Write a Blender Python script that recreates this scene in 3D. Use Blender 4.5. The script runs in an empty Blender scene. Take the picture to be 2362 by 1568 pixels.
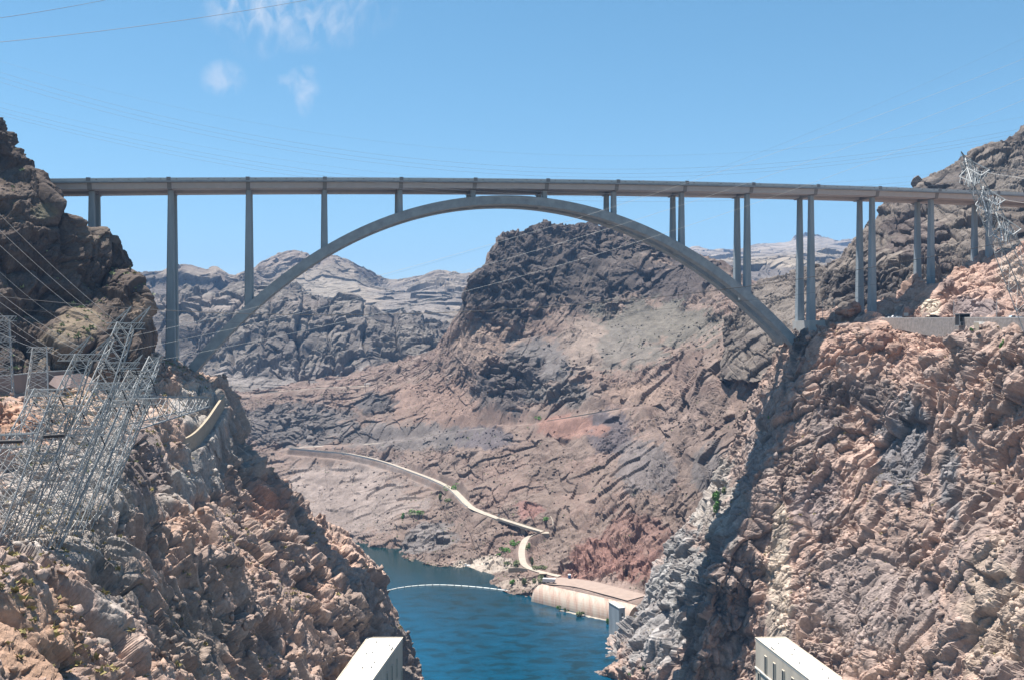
import bpy, math, random
import numpy as np
from mathutils import Vector, Matrix

# ------------------------------------------------------------------ camera, light, exposure
SC = bpy.context.scene
COL = SC.collection
CAMZ = 181.0                       # metres above the river
F, CX, CY = 2172.0, 1180.5, 784.0  # lens in the units the place was surveyed in (2361 x 1568)

cam = bpy.data.cameras.new('camera')
cam.sensor_width = 36.0
cam.lens = 33.12
cam.clip_start = 0.5
cam.clip_end = 30000
camo = bpy.data.objects.new('camera', cam)
camo.location = (0, 0, CAMZ)
camo.rotation_euler = (math.radians(90), 0, 0)
COL.objects.link(camo)
SC.camera = camo

SUN_EL = math.radians(72.0)
SUN_AZ = math.radians(-55)         # from +Y (view direction) towards -X (left)
sdir = Vector((math.sin(SUN_AZ) * math.cos(SUN_EL), math.cos(SUN_AZ) * math.cos(SUN_EL), math.sin(SUN_EL)))
sun = bpy.data.lights.new('sun', 'SUN')
sun.energy = 5.0
sun.angle = math.radians(0.5)
sun.color = (1.0, 0.955, 0.89)
suno = bpy.data.objects.new('sun', sun)
suno.rotation_euler = (-sdir).to_track_quat('-Z', 'Y').to_euler()
suno.location = (-200, 200, 800)
COL.objects.link(suno)

world = bpy.data.worlds.new('World')
SC.world = world
world.use_nodes = True
wn, wl = world.node_tree.nodes, world.node_tree.links
wn.clear()
w_out = wn.new('ShaderNodeOutputWorld')
w_bg = wn.new('ShaderNodeBackground')
w_sky = wn.new('ShaderNodeTexSky')
w_sky.sky_type = 'NISHITA'
w_sky.sun_disc = False
w_sky.sun_elevation = SUN_EL
w_sky.sun_rotation = SUN_AZ
w_sky.altitude = 400
w_sky.air_density = 1.0
w_sky.dust_density = 0.1
w_sky.ozone_density = 2.0
w_bg.inputs['Strength'].default_value = 0.067

def nmath(nt, op, a, b=None, c=None, clamp=False):
    n = nt.nodes.new('ShaderNodeMath')
    n.operation = op
    n.use_clamp = clamp
    for i, v in enumerate((a, b, c)):
        if v is None:
            continue
        if isinstance(v, (int, float)):
            n.inputs[i].default_value = v
        else:
            nt.links.new(v, n.inputs[i])
    return n.outputs[0]

# thin fair-weather cloud wisps, placed by direction in the sky
wt = world.node_tree
tc = wn.new('ShaderNodeTexCoord')
sp = wn.new('ShaderNodeSeparateXYZ')
wl.new(tc.outputs['Generated'], sp.inputs[0])
yy = nmath(wt, 'MAXIMUM', sp.outputs[1], 0.05)
U = nmath(wt, 'DIVIDE', sp.outputs[0], yy)
V = nmath(wt, 'DIVIDE', sp.outputs[2], yy)
cmb = wn.new('ShaderNodeCombineXYZ')
wl.new(nmath(wt, 'MULTIPLY', U, 1.0), cmb.inputs[0])
wl.new(nmath(wt, 'MULTIPLY', V, 0.55), cmb.inputs[1])
cn = wn.new('ShaderNodeTexNoise')
cn.inputs['Scale'].default_value = 20
cn.inputs['Detail'].default_value = 10
cn.inputs['Roughness'].default_value = 0.62
cn.inputs['Distortion'].default_value = 1.1
wl.new(cmb.outputs[0], cn.inputs['Vector'])
cmask = None
for (px, py, rx, ry, st) in ((610, 5, 170, 105, .85), (720, 20, 210, 110, .6), (590, 75, 75, 75, .4), (515, 182, 60, 48, .6), (705, 190, 52, 42, .75), (702, 228, 26, 48, .7), (665, 186, 40, 16, .5)):
    du = nmath(wt, 'DIVIDE', nmath(wt, 'SUBTRACT', U, (px - CX) / F), rx / F)
    dv = nmath(wt, 'DIVIDE', nmath(wt, 'SUBTRACT', V, (CY - py) / F), ry / F)
    r2 = nmath(wt, 'ADD', nmath(wt, 'MULTIPLY', du, du), nmath(wt, 'MULTIPLY', dv, dv))
    e = nmath(wt, 'SUBTRACT', 1.0, r2, clamp=True)
    e = nmath(wt, 'MULTIPLY', e, st)
    cmask = e if cmask is None else nmath(wt, 'MAXIMUM', cmask, e)
cn2 = wn.new('ShaderNodeTexNoise')
cn2.inputs['Scale'].default_value = 62
cn2.inputs['Detail'].default_value = 7
cn2.inputs['Distortion'].default_value = .8
wl.new(cmb.outputs[0], cn2.inputs['Vector'])
nz2 = nmath(wt, 'MULTIPLY', nmath(wt, 'SUBTRACT', cn2.outputs['Fac'], 0.36), 4.0, clamp=True)
nz = nmath(wt, 'MULTIPLY', nmath(wt, 'SUBTRACT', cn.outputs['Fac'], 0.36), 3.6, clamp=True)
cmask = nmath(wt, 'MULTIPLY', nmath(wt, 'MULTIPLY', cmask, nz), nz2, clamp=True)
mixc = wn.new('ShaderNodeMix')
mixc.data_type = 'RGBA'
wl.new(cmask, mixc.inputs[0])
hs = wn.new('ShaderNodeHueSaturation')
hs.inputs['Hue'].default_value = 0.481
hs.inputs['Saturation'].default_value = 1.15
hs.inputs['Value'].default_value = 1.0
wl.new(w_sky.outputs[0], hs.inputs['Color'])
wl.new(hs.outputs[0], mixc.inputs[6])
mixc.inputs[7].default_value = (5.6, 6.0, 6.6, 1)
wl.new(mixc.outputs[2], w_bg.inputs['Color'])
wl.new(w_bg.outputs[0], w_out.inputs['Surface'])

SC.view_settings.view_transform = 'Standard'
SC.view_settings.look = 'None'
SC.view_settings.exposure = 1.08
SC.view_settings.gamma = 1.0
SC.view_settings.use_curve_mapping = False
SC.render.engine = 'CYCLES'
SC.cycles.max_bounces = 5
SC.cycles.diffuse_bounces = 2
SC.cycles.volume_bounces = 0
SC.cycles.transparent_max_bounces = 6

RNG = np.random.default_rng(7)
random.seed(7)

# ------------------------------------------------------------------ small helpers
def W(px, py, Y):
    return ((px - CX) / F * Y, Y, CAMZ - (py - CY) / F * Y)

def WZ(px, py, Z):
    Y = (CAMZ - Z) * F / (py - CY)
    return ((px - CX) / F * Y, Y, Z)

def tag(o, label=None, cat=None, group=None, kind=None):
    if label: o['label'] = label
    if cat: o['category'] = cat
    if group: o['group'] = group
    if kind: o['kind'] = kind
    return o

def empty(name, loc, label=None, cat=None, group=None):
    o = bpy.data.objects.new(name, None)
    o.location = loc
    o.empty_display_size = 2
    COL.objects.link(o)
    return tag(o, label, cat, group)

def copy_tree(o, parent=None):
    c = o.copy()
    COL.objects.link(c)
    if parent is not None:
        c.parent = parent
    for ch in list(o.children):
        copy_tree(ch, c)
    return c

class MB:
    """collects simple solids, then links them as one mesh object"""
    def __init__(s):
        s.v, s.f = [], []
    def add(s, vs, fs):
        o = len(s.v)
        s.v += [tuple(x) for x in vs]
        s.f += [tuple(i + o for i in f) for f in fs]
        return s
    def frustum(s, a, b, ua, va, ub=None, vb=None):
        """quad prism from centre a to centre b with half axes"""
        a, b = Vector(a), Vector(b)
        ua, va = Vector(ua), Vector(va)
        ub = Vector(ub) if ub is not None else ua
        vb = Vector(vb) if vb is not None else va
        vs = [a - ua - va, a + ua - va, a + ua + va, a - ua + va, b - ub - vb, b + ub - vb, b + ub + vb, b - ub + vb]
        return s.add(vs, [(3, 2, 1, 0), (4, 5, 6, 7), (0, 1, 5, 4), (1, 2, 6, 5), (2, 3, 7, 6), (3, 0, 4, 7)])
    def box(s, c, size, ax=None):
        X, Y, Z = (Vector((1, 0, 0)), Vector((0, 1, 0)), Vector((0, 0, 1))) if ax is None else ax
        c = Vector(c)
        return s.frustum(c - Z * size[2] / 2, c + Z * size[2] / 2, X * size[0] / 2, Y * size[1] / 2)
    def beam(s, p, q, w, h=None):
        p, q = Vector(p), Vector(q)
        d = q - p
        if d.length < 1e-5:
            return s
        d.normalize()
        up = Vector((0, 0, 1)) if abs(d.z) < .95 else Vector((0, 1, 0))
        u = d.cross(up).normalized()
        v = u.cross(d)
        return s.frustum(p, q, u * w / 2, v * (h or w) / 2)
    def tube(s, pts, r, n=6, caps=True):
        pts = [Vector(p) for p in pts]
        rr = r if isinstance(r, (list, tuple)) else [r] * len(pts)
        o = len(s.v)
        for i, p in enumerate(pts):
            d = (pts[min(i + 1, len(pts) - 1)] - pts[max(i - 1, 0)]).normalized()
            up = Vector((0, 0, 1)) if abs(d.z) < .95 else Vector((0, 1, 0))
            u = d.cross(up).normalized()
            v = u.cross(d)
            for k in range(n):
                a = 2 * math.pi * k / n
                s.v.append(tuple(p + (u * math.cos(a) + v * math.sin(a)) * rr[i]))
        for i in range(len(pts) - 1):
            for k in range(n):
                k2 = (k + 1) % n
                s.f.append((o + i * n + k, o + i * n + k2, o + (i + 1) * n + k2, o + (i + 1) * n + k))
        if caps:
            s.f.append(tuple(o + k for k in range(n))[::-1])
            s.f.append(tuple(o + (len(pts) - 1) * n + k for k in range(n)))
        return s
    def extrude(s, poly, vec):
        """closed polygon (list of points) pushed along vec"""
        n = len(poly)
        vec = Vector(vec)
        vs = [Vector(p) for p in poly] + [Vector(p) + vec for p in poly]
        fs = [tuple(range(n))[::-1], tuple(range(n, 2 * n))]
        fs += [(i, (i + 1) % n, n + (i + 1) % n, n + i) for i in range(n)]
        return s.add(vs, fs)
    def build(s, name, mat, parent=None, smooth=False, loc=None):
        me = bpy.data.meshes.new(name)
        vs = s.v
        if parent is not None and loc is None:
            m = parent.matrix_world if False else Matrix.Translation(parent_loc(parent))
            inv = m.inverted()
            vs = [tuple(inv @ Vector(v)) for v in s.v]
        elif loc is not None:
            vs = [(v[0] - loc[0], v[1] - loc[1], v[2] - loc[2]) for v in s.v]
        me.from_pydata(vs, [], s.f)
        me.materials.append(mat)
        if smooth:
            me.shade_smooth()
        me.update()
        o = bpy.data.objects.new(name, me)
        if parent is not None:
            o.parent = parent
        elif loc is not None:
            o.location = loc
        COL.objects.link(o)
        return o

def parent_loc(p):
    v = Vector(p.location)
    while p.parent is not None:
        p = p.parent
        v += Vector(p.location)
    return v

# ------------------------------------------------------------------ materials
def mat_new(name):
    m = bpy.data.materials.new(name)
    m.use_nodes = True
    nt = m.node_tree
    return m, nt, nt.nodes['Principled BSDF']

def simple_mat(name, col, rough=.8, var=.15, scale=1.0, metal=0.0, spec=.3, bump=0.0, streak=False):
    m, nt, b = mat_new(name)
    b.inputs['Roughness'].default_value = rough
    b.inputs['Metallic'].default_value = metal
    b.inputs['Specular IOR Level'].default_value = spec
    tc = nt.nodes.new('ShaderNodeTexCoord')
    n = nt.nodes.new('ShaderNodeTexNoise')
    n.inputs['Scale'].default_value = scale
    n.inputs['Detail'].default_value = 6
    n.inputs['Roughness'].default_value = .65
    if streak:
        mp = nt.nodes.new('ShaderNodeMapping')
        mp.inputs['Scale'].default_value = (1, 1, .12)
        nt.links.new(tc.outputs['Object'], mp.inputs[0])
        nt.links.new(mp.outputs[0], n.inputs['Vector'])
    else:
        nt.links.new(tc.outputs['Object'], n.inputs['Vector'])
    r = nt.nodes.new('ShaderNodeValToRGB')
    r.color_ramp.elements[0].position = .3
    r.color_ramp.elements[1].position = .72
    r.color_ramp.elements[0].color = tuple(c * (1 - var) for c in col) + (1,)
    r.color_ramp.elements[1].color = tuple(min(1, c * (1 + var)) for c in col) + (1,)
    nt.links.new(n.outputs['Fac'], r.inputs[0])
    nt.links.new(r.outputs[0], b.inputs['Base Color'])
    if bump:
        bp = nt.nodes.new('ShaderNodeBump')
        bp.inputs['Strength'].default_value = .5
        bp.inputs['Distance'].default_value = bump
        nt.links.new(n.outputs['Fac'], bp.inputs['Height'])
        nt.links.new(bp.outputs[0], b.inputs['Normal'])
    return m

def rock_mat(name, fine=1.0):
    """colour of the stone is carried by the mesh (mineral zones, some painted sun and shade); grain and fine relief here"""
    m, nt, b = mat_new(name)
    at = nt.nodes.new('ShaderNodeAttribute')
    at.attribute_name = 'Col'
    tc = nt.nodes.new('ShaderNodeTexCoord')
    n1 = nt.nodes.new('ShaderNodeTexNoise')
    n1.inputs['Scale'].default_value = .9 * fine
    n1.inputs['Detail'].default_value = 8
    n1.inputs['Roughness'].default_value = .72
    nt.links.new(tc.outputs['Object'], n1.inputs['Vector'])
    r = nt.nodes.new('ShaderNodeMapRange')
    r.inputs[1].default_value = .3
    r.inputs[2].default_value = .7
    r.inputs[3].default_value = .72
    r.inputs[4].default_value = 1.25
    nt.links.new(n1.outputs['Fac'], r.inputs[0])
    mx = nt.nodes.new('ShaderNodeMix')
    mx.data_type = 'RGBA'
    mx.blend_type = 'MULTIPLY'
    mx.inputs[0].default_value = 1
    nt.links.new(at.outputs['Color'], mx.inputs[6])
    nt.links.new(r.outputs[0], mx.inputs[7])
    nt.links.new(mx.outputs[2], b.inputs['Base Color'])
    b.inputs['Roughness'].default_value = .95
    b.inputs['Specular IOR Level'].default_value = .12
    n2 = nt.nodes.new('ShaderNodeTexNoise')
    n2.inputs['Scale'].default_value = 1.3 * fine
    n2.inputs['Detail'].default_value = 6
    n2.inputs['Roughness'].default_value = .7
    nt.links.new(tc.outputs['Object'], n2.inputs['Vector'])
    bp = nt.nodes.new('ShaderNodeBump')
    bp.inputs['Strength'].default_value = .8
    bp.inputs['Distance'].default_value = .6 / fine
    nt.links.new(n2.outputs['Fac'], bp.inputs['Height'])
    nt.links.new(bp.outputs[0], b.inputs['Normal'])
    return m

M = {}
M['rock'] = rock_mat('canyon rock', 1.0)
M['rock_far'] = rock_mat('far rock', .3)
M['concrete'] = simple_mat('weathered shade-blue concrete', (.27, .305, .325), .85, .2, .35, streak=True)  # bluish tint puts skylit shade into the colour, arch concrete too
M['arch'] = simple_mat('arch concrete', (.28, .305, .315), .85, .2, .25)
M['steel'] = simple_mat('weathering girder steel', (.42, .405, .405), .6, .08, .3)
M['cap'] = simple_mat('cap steel', (.20, .195, .19), .6, .08, .5)
M['parapet'] = simple_mat('parapet concrete', (.42, .44, .43), .8, .08, .8)
M['cream'] = simple_mat('cream concrete wall', (.55, .485, .395), .85, .15, .25, streak=True)
M['roof'] = simple_mat('white roof', (.68, .635, .555), .9, .13, .12)
M['glass_dark'] = simple_mat('dark window glass', (.03, .04, .045), .25, .1, 1, spec=.5)
M['galv'] = simple_mat('galvanised steel', (.43, .425, .41), .6, .15, 2, metal=.0, spec=.25)
M['galv_dark'] = simple_mat('dull galvanised steel', (.24, .26, .27), .6, .15, 2, spec=.4)
M['insul'] = simple_mat('brown glazed insulator', (.04, .036, .036), .65, .2, 3, spec=.3)
M['wire'] = simple_mat('aluminium conductor', (.50, .485, .46), .5, .05, 1, spec=.4)
M['wire_dark'] = simple_mat('dark steel rope', (.06, .055, .055), .6, .1, 1)
M['wire_far'] = simple_mat('grey conductor', (.22, .24, .27), .6, .05, 1)
M['road'] = simple_mat('pale dirt road', (.38, .325, .265), .95, .14, .25, bump=.05)
M['asphalt'] = simple_mat('asphalt', (.055, .054, .053), .9, .1, .6)
M['gravel'] = simple_mat('pinkish gravel pad', (.31, .235, .195), .95, .12, .2, bump=.05)
M['wall_grey'] = simple_mat('grey retaining wall', (.42, .40, .375), .9, .14, .3, streak=True)
M['wall_tan'] = simple_mat('tan masonry wall', (.36, .30, .235), .9, .14, .5, bump=.1)
M['white'] = simple_mat('white paint', (.78, .78, .77), .4, .03, 1, spec=.5)
M['red'] = simple_mat('red paint', (.5, .03, .03), .35, .05, 1, spec=.5)
M['bluepaint'] = simple_mat('pale blue paint', (.42, .52, .62), .35, .05, 1, spec=.5)
M['blue'] = simple_mat('blue plastic', (.03, .10, .26), .5, .05, 1)
M['tyre'] = simple_mat('tyre rubber', (.02, .02, .02), .9, .1, 3)
M['wood'] = simple_mat('old pole wood', (.10, .075, .06), .9, .2, 2)
M['float'] = simple_mat('white float', (.72, .72, .68), .5, .06, 1)
M['leaf'] = simple_mat('green shrub leaves', (.13, .27, .055), .7, .4, .6)
M['leaf_grey'] = simple_mat('grey green desert shrub', (.22, .25, .12), .8, .35, .6)
M['scrub'] = simple_mat('straw desert scrub', (.30, .25, .10), .85, .4, .3)
M['skin'] = simple_mat('skin', (.45, .28, .2), .6, .05, 4)
M['shirt'] = simple_mat('pale shirt', (.5, .5, .52), .8, .1, 4)
M['trousers'] = simple_mat('dark trousers', (.05, .06, .09), .8, .1, 4)

# ------------------------------------------------------------------ noise (numpy)
def _hash(ix, iy, iz, seed):
    h = (ix.astype(np.uint32) * np.uint32(374761393)) ^ (iy.astype(np.uint32) * np.uint32(668265263)) ^ (iz.astype(np.uint32) * np.uint32(2147483647 - 18)) ^ np.uint32((seed * 2654435761) & 0xffffffff)
    h = (h ^ (h >> np.uint32(13))) * np.uint32(1274126177)
    h = h ^ (h >> np.uint32(16))
    h = h * np.uint32(2246822519)
    return h ^ (h >> np.uint32(13))

def vnoise(p, seed=0):
    """value noise in -1..1"""
    b = np.floor(p).astype(np.int32)
    f = (p - b).astype(np.float32)
    f = f * f * f * (f * (f * 6 - 15) + 10)
    r = 0
    for dx in (0, 1):
        wx = f[:, 0] if dx else 1 - f[:, 0]
        for dy in (0, 1):
            wy = wx * (f[:, 1] if dy else 1 - f[:, 1])
            for dz in (0, 1):
                wz = wy * (f[:, 2] if dz else 1 - f[:, 2])
                h = _hash(b[:, 0] + dx, b[:, 1] + dy, b[:, 2] + dz, seed)
                r = r + wz * ((h & np.uint32(65535)).astype(np.float32) / 32767.5 - 1)
    return r

def fbm(p, octv=4, seed=0, gain=.5):
    r, a = 0, 1.0
    for k in range(octv):
        r = r + a * vnoise(p * np.float32(2.03 ** k) + np.float32(17.3 * k), seed + k)
        a *= gain
    return r

def facets(p, seed):
    """fractured rock. Every cell is a tilted plane at its own height. Returns stepped relief, per-cell random,
    crack, and chipped relief (lower envelope of the planes: flat faces meeting in sharp arrises)"""
    b = np.floor(p - .5).astype(np.int32)
    n = len(p)
    best = np.full(n, 9e9, np.float32)
    sec = np.full(n, 9e9, np.float32)
    env = np.full(n, 9e9, np.float32)
    brel = np.zeros(n, np.float32)
    bhh = np.zeros(n, np.float32)
    k1 = np.float32(1 / 1023)
    for dx in (0, 1):
        for dy in (0, 1):
            for dz in (0, 1):
                cx, cy, cz = b[:, 0] + dx, b[:, 1] + dy, b[:, 2] + dz
                h = _hash(cx, cy, cz, seed)
                ex = (p[:, 0] - cx).astype(np.float32) - (.1 + .8 * k1 * (h & np.uint32(1023)).astype(np.float32))
                ey = (p[:, 1] - cy).astype(np.float32) - (.1 + .8 * k1 * ((h >> np.uint32(10)) & np.uint32(1023)).astype(np.float32))
                ez = (p[:, 2] - cz).astype(np.float32) - (.1 + .8 * k1 * ((h >> np.uint32(20)) & np.uint32(1023)).astype(np.float32))
                d = ex * ex + ey * ey + ez * ez
                h2 = h * np.uint32(2246822519)
                h2 ^= h2 >> np.uint32(15)
                gx = (h2 & np.uint32(255)).astype(np.float32) * np.float32(1 / 127.5) - 1
                gy = ((h2 >> np.uint32(8)) & np.uint32(255)).astype(np.float32) * np.float32(1 / 127.5) - 1
                gz = ((h2 >> np.uint32(16)) & np.uint32(255)).astype(np.float32) * np.float32(1 / 127.5) - 1
                hh = ((h2 * np.uint32(3266489917)) >> np.uint32(16)).astype(np.float32) * np.float32(1 / 65535)
                lin = gx * ex + gy * ey + gz * ez
                rel = (hh - .5) * 1.1 + lin * 1.15
                env = np.minimum(env, (hh - .5) * .8 + lin * 1.9 + d * .55)
                m = d < best
                sec = np.where(m, best, np.minimum(sec, d))
                best = np.where(m, d, best)
                brel = np.where(m, rel, brel)
                bhh = np.where(m, hh, bhh)
    crack = np.clip((np.sqrt(sec) - np.sqrt(best)) / .14, 0, 1)
    return brel, bhh, crack, env - env.mean() - .22

def spline(P, n_of_seg):
    """P (n, m, 3): resample along axis 0, softened Catmull-Rom"""
    n = len(P)
    out = []
    for i in range(n - 1):
        k = n_of_seg[i]
        t = (np.arange(k) / k)[:, None, None]
        p0, p1, p2, p3 = P[max(i - 1, 0)], P[i], P[i + 1], P[min(i + 2, n - 1)]
        cr = .5 * (2 * p1 + (p2 - p0) * t + (2 * p0 - 5 * p1 + 4 * p2 - p3) * t * t + (3 * p1 - p0 - 3 * p2 + p3) * t ** 3)
        ln = p1 + (p2 - p1) * t
        out.append(ln * .35 + cr * .65)
    out.append(P[-1:])
    return np.concatenate(out, 0)

def sstep(a, b, x):
    t = np.clip((x - a) / (b - a), 0, 1)
    return t * t * (3 - 2 * t)

PATCH = {}

def project(P):
    Y = np.maximum(P[..., 1], 1)
    return CX + P[..., 0] / Y * F, CY - (P[..., 2] - CAMZ) / Y * F

def blob(px, py, b, nz):
    cx, cy, rx, ry = b[:4]
    r = np.sqrt(((px - cx) / rx) ** 2 + ((py - cy) / ry) ** 2)
    return sstep(1.12, .82, r + nz * .45)

def patch(key, name, label, sections, res, amp, sizes, base, blobs=(), masks=(), dip=(0.25, .0, 1.0), stretch=1.7,
          mat='rock', lmul=1.0, roads=(), uw=None, vw=None, mask0=1.0, seed=0, streak=None, warp=.12, joints=(), crk=.45):
    """loft real terrain from measured cross-sections, then break it up as fractured rock"""
    R = np.array(sections, float)
    nl = R.shape[1]
    Yav = R[:, :, 1].mean()
    du = np.linalg.norm(R[1:] - R[:-1], axis=2) / np.maximum(60, (R[1:, :, 1] + R[:-1, :, 1]) / 2) * 942
    dv = np.linalg.norm(R[:, 1:] - R[:, :-1], axis=2) / np.maximum(60, (R[:, 1:, 1] + R[:, :-1, 1]) / 2) * 942
    nu = np.maximum(2, np.percentile(du, 65, axis=1) / res * (1 if uw is None else np.array(uw))).astype(int)
    nv = np.maximum(2, np.percentile(dv, 65, axis=0) / res * (1 if vw is None else np.array(vw))).astype(int)
    G = spline(R, nu)
    G = spline(np.swapaxes(G, 0, 1), nv)
    G = np.swapaxes(G, 0, 1)
    a, b = G.shape[:2]
    gu = np.gradient(G, axis=0)
    gv = np.gradient(G, axis=1)
    N = np.cross(gu, gv)
    N /= np.maximum(1e-9, np.linalg.norm(N, axis=2, keepdims=True))
    tocam = np.array([0, 0, CAMZ + 250.]) - G
    sgn = np.sign((N * tocam).sum(2).mean())
    N *= sgn
    # soften base normals so that displacement does not tangle
    for _ in range(3):
        N[1:-1] = (N[:-2] + N[1:-1] + N[2:]) / 3
        N[:, 1:-1] = (N[:, :-2] + N[:, 1:-1] + N[:, 2:]) / 3
    N /= np.maximum(1e-9, np.linalg.norm(N, axis=2, keepdims=True))
    P = G.reshape(-1, 3).astype(np.float32)
    Nf = N.reshape(-1, 3).astype(np.float32)
    px, py = project(P)
    big = vnoise(P / np.float32(sizes[0] * 1.6), seed + 50)
    # rock / talus mask
    mk = np.full(len(P), mask0, np.float32)
    for mm in masks:
        w = blob(px, py, mm, big)
        mk = mk * (1 - w) + mm[4] * w
    # domain: stretched along the dip of the strata
    dz = Vector(dip).normalized()
    dx = dz.cross(Vector((.2, 1, .1))).normalized()
    dy = dz.cross(dx)
    B = np.array([dx, dy, dz / stretch], np.float32).T
    wv = np.stack([fbm(P / np.float32(sizes[0] * .8), 3, seed + s) for s in (1, 2, 3)], 1)
    Q = (P + wv * np.float32(sizes[0] * warp)) @ B
    D = fbm(P / np.float32(sizes[0] * 2.2), 3, seed + 9) * amp * sizes[0] * .20 * np.clip(mk + .25, 0, 1)
    tone = np.zeros(len(P), np.float32)
    ids = []
    fac = (.25, .33, .28, .24, .22)
    for k, s in enumerate(sizes):
        rel, hh, crack, env = facets(Q / np.float32(s), seed + 20 + k)
        mod = mk if k < len(sizes) - 1 else np.clip(mk + .25, 0, 1)
        # roughness differs from place to place: some slabs stay clean
        if k >= 1:
            mod = mod * (.06 + 1.25 * sstep(-.12, .45, vnoise(P / np.float32(s * 8), seed + 70 + k)))
        D += amp * s * fac[min(k, 4)] * mod * (.75 * rel + .7 * env - crk * (1 - crack) * (k < 3))
        tone += (hh - .5) * (0.10, .20, .22, .16, .1)[min(k, 4)]
        if k < 3:
            ids.append(hh - .5)
    # joint sets: long straight fractures that cut the wall into slabs and ledges
    for k, (jn, js, ja) in enumerate(joints):
        jn = np.array(Vector(jn).normalized(), np.float32)
        q1 = (P @ jn) / np.float32(js) + .28 * vnoise(P / np.float32(js * 4.5), seed + 200 + k) + .12 * vnoise(P / np.float32(js * 1.3), seed + 220 + k)
        ci = np.floor(q1)
        hz = _hash(ci.astype(np.int32), np.zeros_like(ci, dtype=np.int32), np.full_like(ci, k, dtype=np.int32), seed + 7)
        h1 = (hz & np.uint32(1023)).astype(np.float32) / 1023 - .5
        h2_ = ((hz >> np.uint32(10)) & np.uint32(1023)).astype(np.float32) / 1023 - .5
        fr_ = q1 - ci
        mod = np.clip(mk, 0, 1.2) * sstep(-.35, .35, vnoise(P / np.float32(js * 5), seed + 240 + k))
        D += ja * js * mod * (1.3 * h1 + (fr_ - .5) * h2_ * 1.6 - .55 * sstep(.08, .0, np.minimum(fr_, 1 - fr_)))
        tone += h1 * .16 * mod
    D = D.reshape(a, b)
    Db = D.copy()
    Db[1:-1] = (D[:-2] + 2 * D[1:-1] + D[2:]) / 4
    Db[:, 1:-1] = (Db[:, :-2] + 2 * Db[:, 1:-1] + Db[:, 2:]) / 4
    D = (.75 * D + .25 * Db).ravel()
    P = P + Nf * D[:, None].astype(np.float32)
    # benches cut for roads
    onroad = np.zeros(len(P), np.float32)
    for pts, hw, fall in roads:
        pts = np.array(pts, float)
        dmin = np.full(len(P), 1e9)
        zr = np.zeros(len(P))
        for i in range(len(pts) - 1):
            A_, B_ = pts[i], pts[i + 1]
            ab = (B_ - A_)[:2]
            t = np.clip(((P[:, :2] - A_[:2]) @ ab) / (ab @ ab), 0, 1)
            d = np.linalg.norm(P[:, :2] - (A_[:2] + t[:, None] * ab), axis=1)
            m = d < dmin
            dmin = np.where(m, d, dmin)
            zr = np.where(m, A_[2] + t * (B_[2] - A_[2]), zr)
        w = sstep(hw + fall, hw, dmin)
        onroad = np.maximum(onroad, sstep(hw + 5, hw + 1, dmin))
        P[:, 2] = P[:, 2] * (1 - w) + (zr - .5) * w
    px, py = project(P)
    # mineral zones, with some sun and shade painted in
    c = np.empty((len(P), 3), np.float32)
    n1 = fbm(P / np.float32(sizes[0] * 1.3), 4, seed + 90)
    n2 = fbm(P / np.float32(sizes[min(2, len(sizes) - 1)] * 1.7), 3, seed + 95)
    blk = ids[0] * .7 + ids[1] * .8 + ids[2] * .5
    t = sstep(-.5, .5, n1 * .7 + blk)[:, None]
    c[:] = np.array(base[0], np.float32) * (1 - t) + np.array(base[1], np.float32) * t
    for bb in blobs:
        w = blob(px, py, bb, n1 * .7 + n2 * .3 + blk * .9)[:, None] * (bb[5] if len(bb) > 5 else .9)
        c = c * (1 - w) + np.array(bb[4], np.float32) * w
    if streak is not None:
        sq = P * np.array([1 / 3., 1 / 3., 1 / 30.], np.float32)
        sn = sstep(.2, .6, vnoise(sq, seed + 97) + blk * .5)[:, None] * streak
        c = c * (1 - sn) + np.array((.13, .105, .095), np.float32) * sn
    c *= (1 + tone + .16 * n2)[:, None] * lmul
    c = np.clip(c, .015, .85)
    # cull what lies far outside any view from here
    idx = np.arange(a * b).reshape(a, b)
    q = np.stack([idx[:-1, :-1], idx[1:, :-1], idx[1:, 1:], idx[:-1, 1:]], -1).reshape(-1, 4)
    if sgn < 0:
        q = q[:, ::-1]
    fx, fy = px[q].mean(1), py[q].mean(1)
    keep = (fx > -420) & (fx < 2790) & (fy < 1960)
    q = q[keep]
    used = np.unique(q)
    remap = np.full(a * b, -1)
    remap[used] = np.arange(len(used))
    q = remap[q]
    P, c, mk = P[used], c[used], mk[used]
    onroad = onroad[used]
    px, py = px[used], py[used]
    me = bpy.data.meshes.new(name)
    me.vertices.add(len(P))
    me.vertices.foreach_set('co', P.astype(np.float32).ravel())
    me.loops.add(len(q) * 4)
    me.loops.foreach_set('vertex_index', q.ravel().astype(np.int32))
    me.polygons.add(len(q))
    me.polygons.foreach_set('loop_start', np.arange(0, len(q) * 4, 4, dtype=np.int32))
    me.polygons.foreach_set('loop_total', np.full(len(q), 4, np.int32))
    me.update(calc_edges=True)
    att = me.color_attributes.new('Col', 'FLOAT_COLOR', 'POINT')
    att.data.foreach_set('color', np.c_[c, np.ones(len(c))].astype(np.float32).ravel())
    me.materials.append(M[mat])
    me.polygons.foreach_set('use_smooth', np.zeros(len(q), bool))
    o = bpy.data.objects.new(name, me)
    COL.objects.link(o)
    tag(o, label, kind='structure')
    nz_ = np.zeros(len(P), np.float32)
    no = np.empty(len(P) * 3, np.float32)
    me.vertices.foreach_get('normal', no)
    PATCH[key] = dict(P=P, px=px, py=py, c=c, n=no.reshape(-1, 3), mk=mk, rd=onroad)
    print('patch', key, a, b, len(q))
    return o

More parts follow.
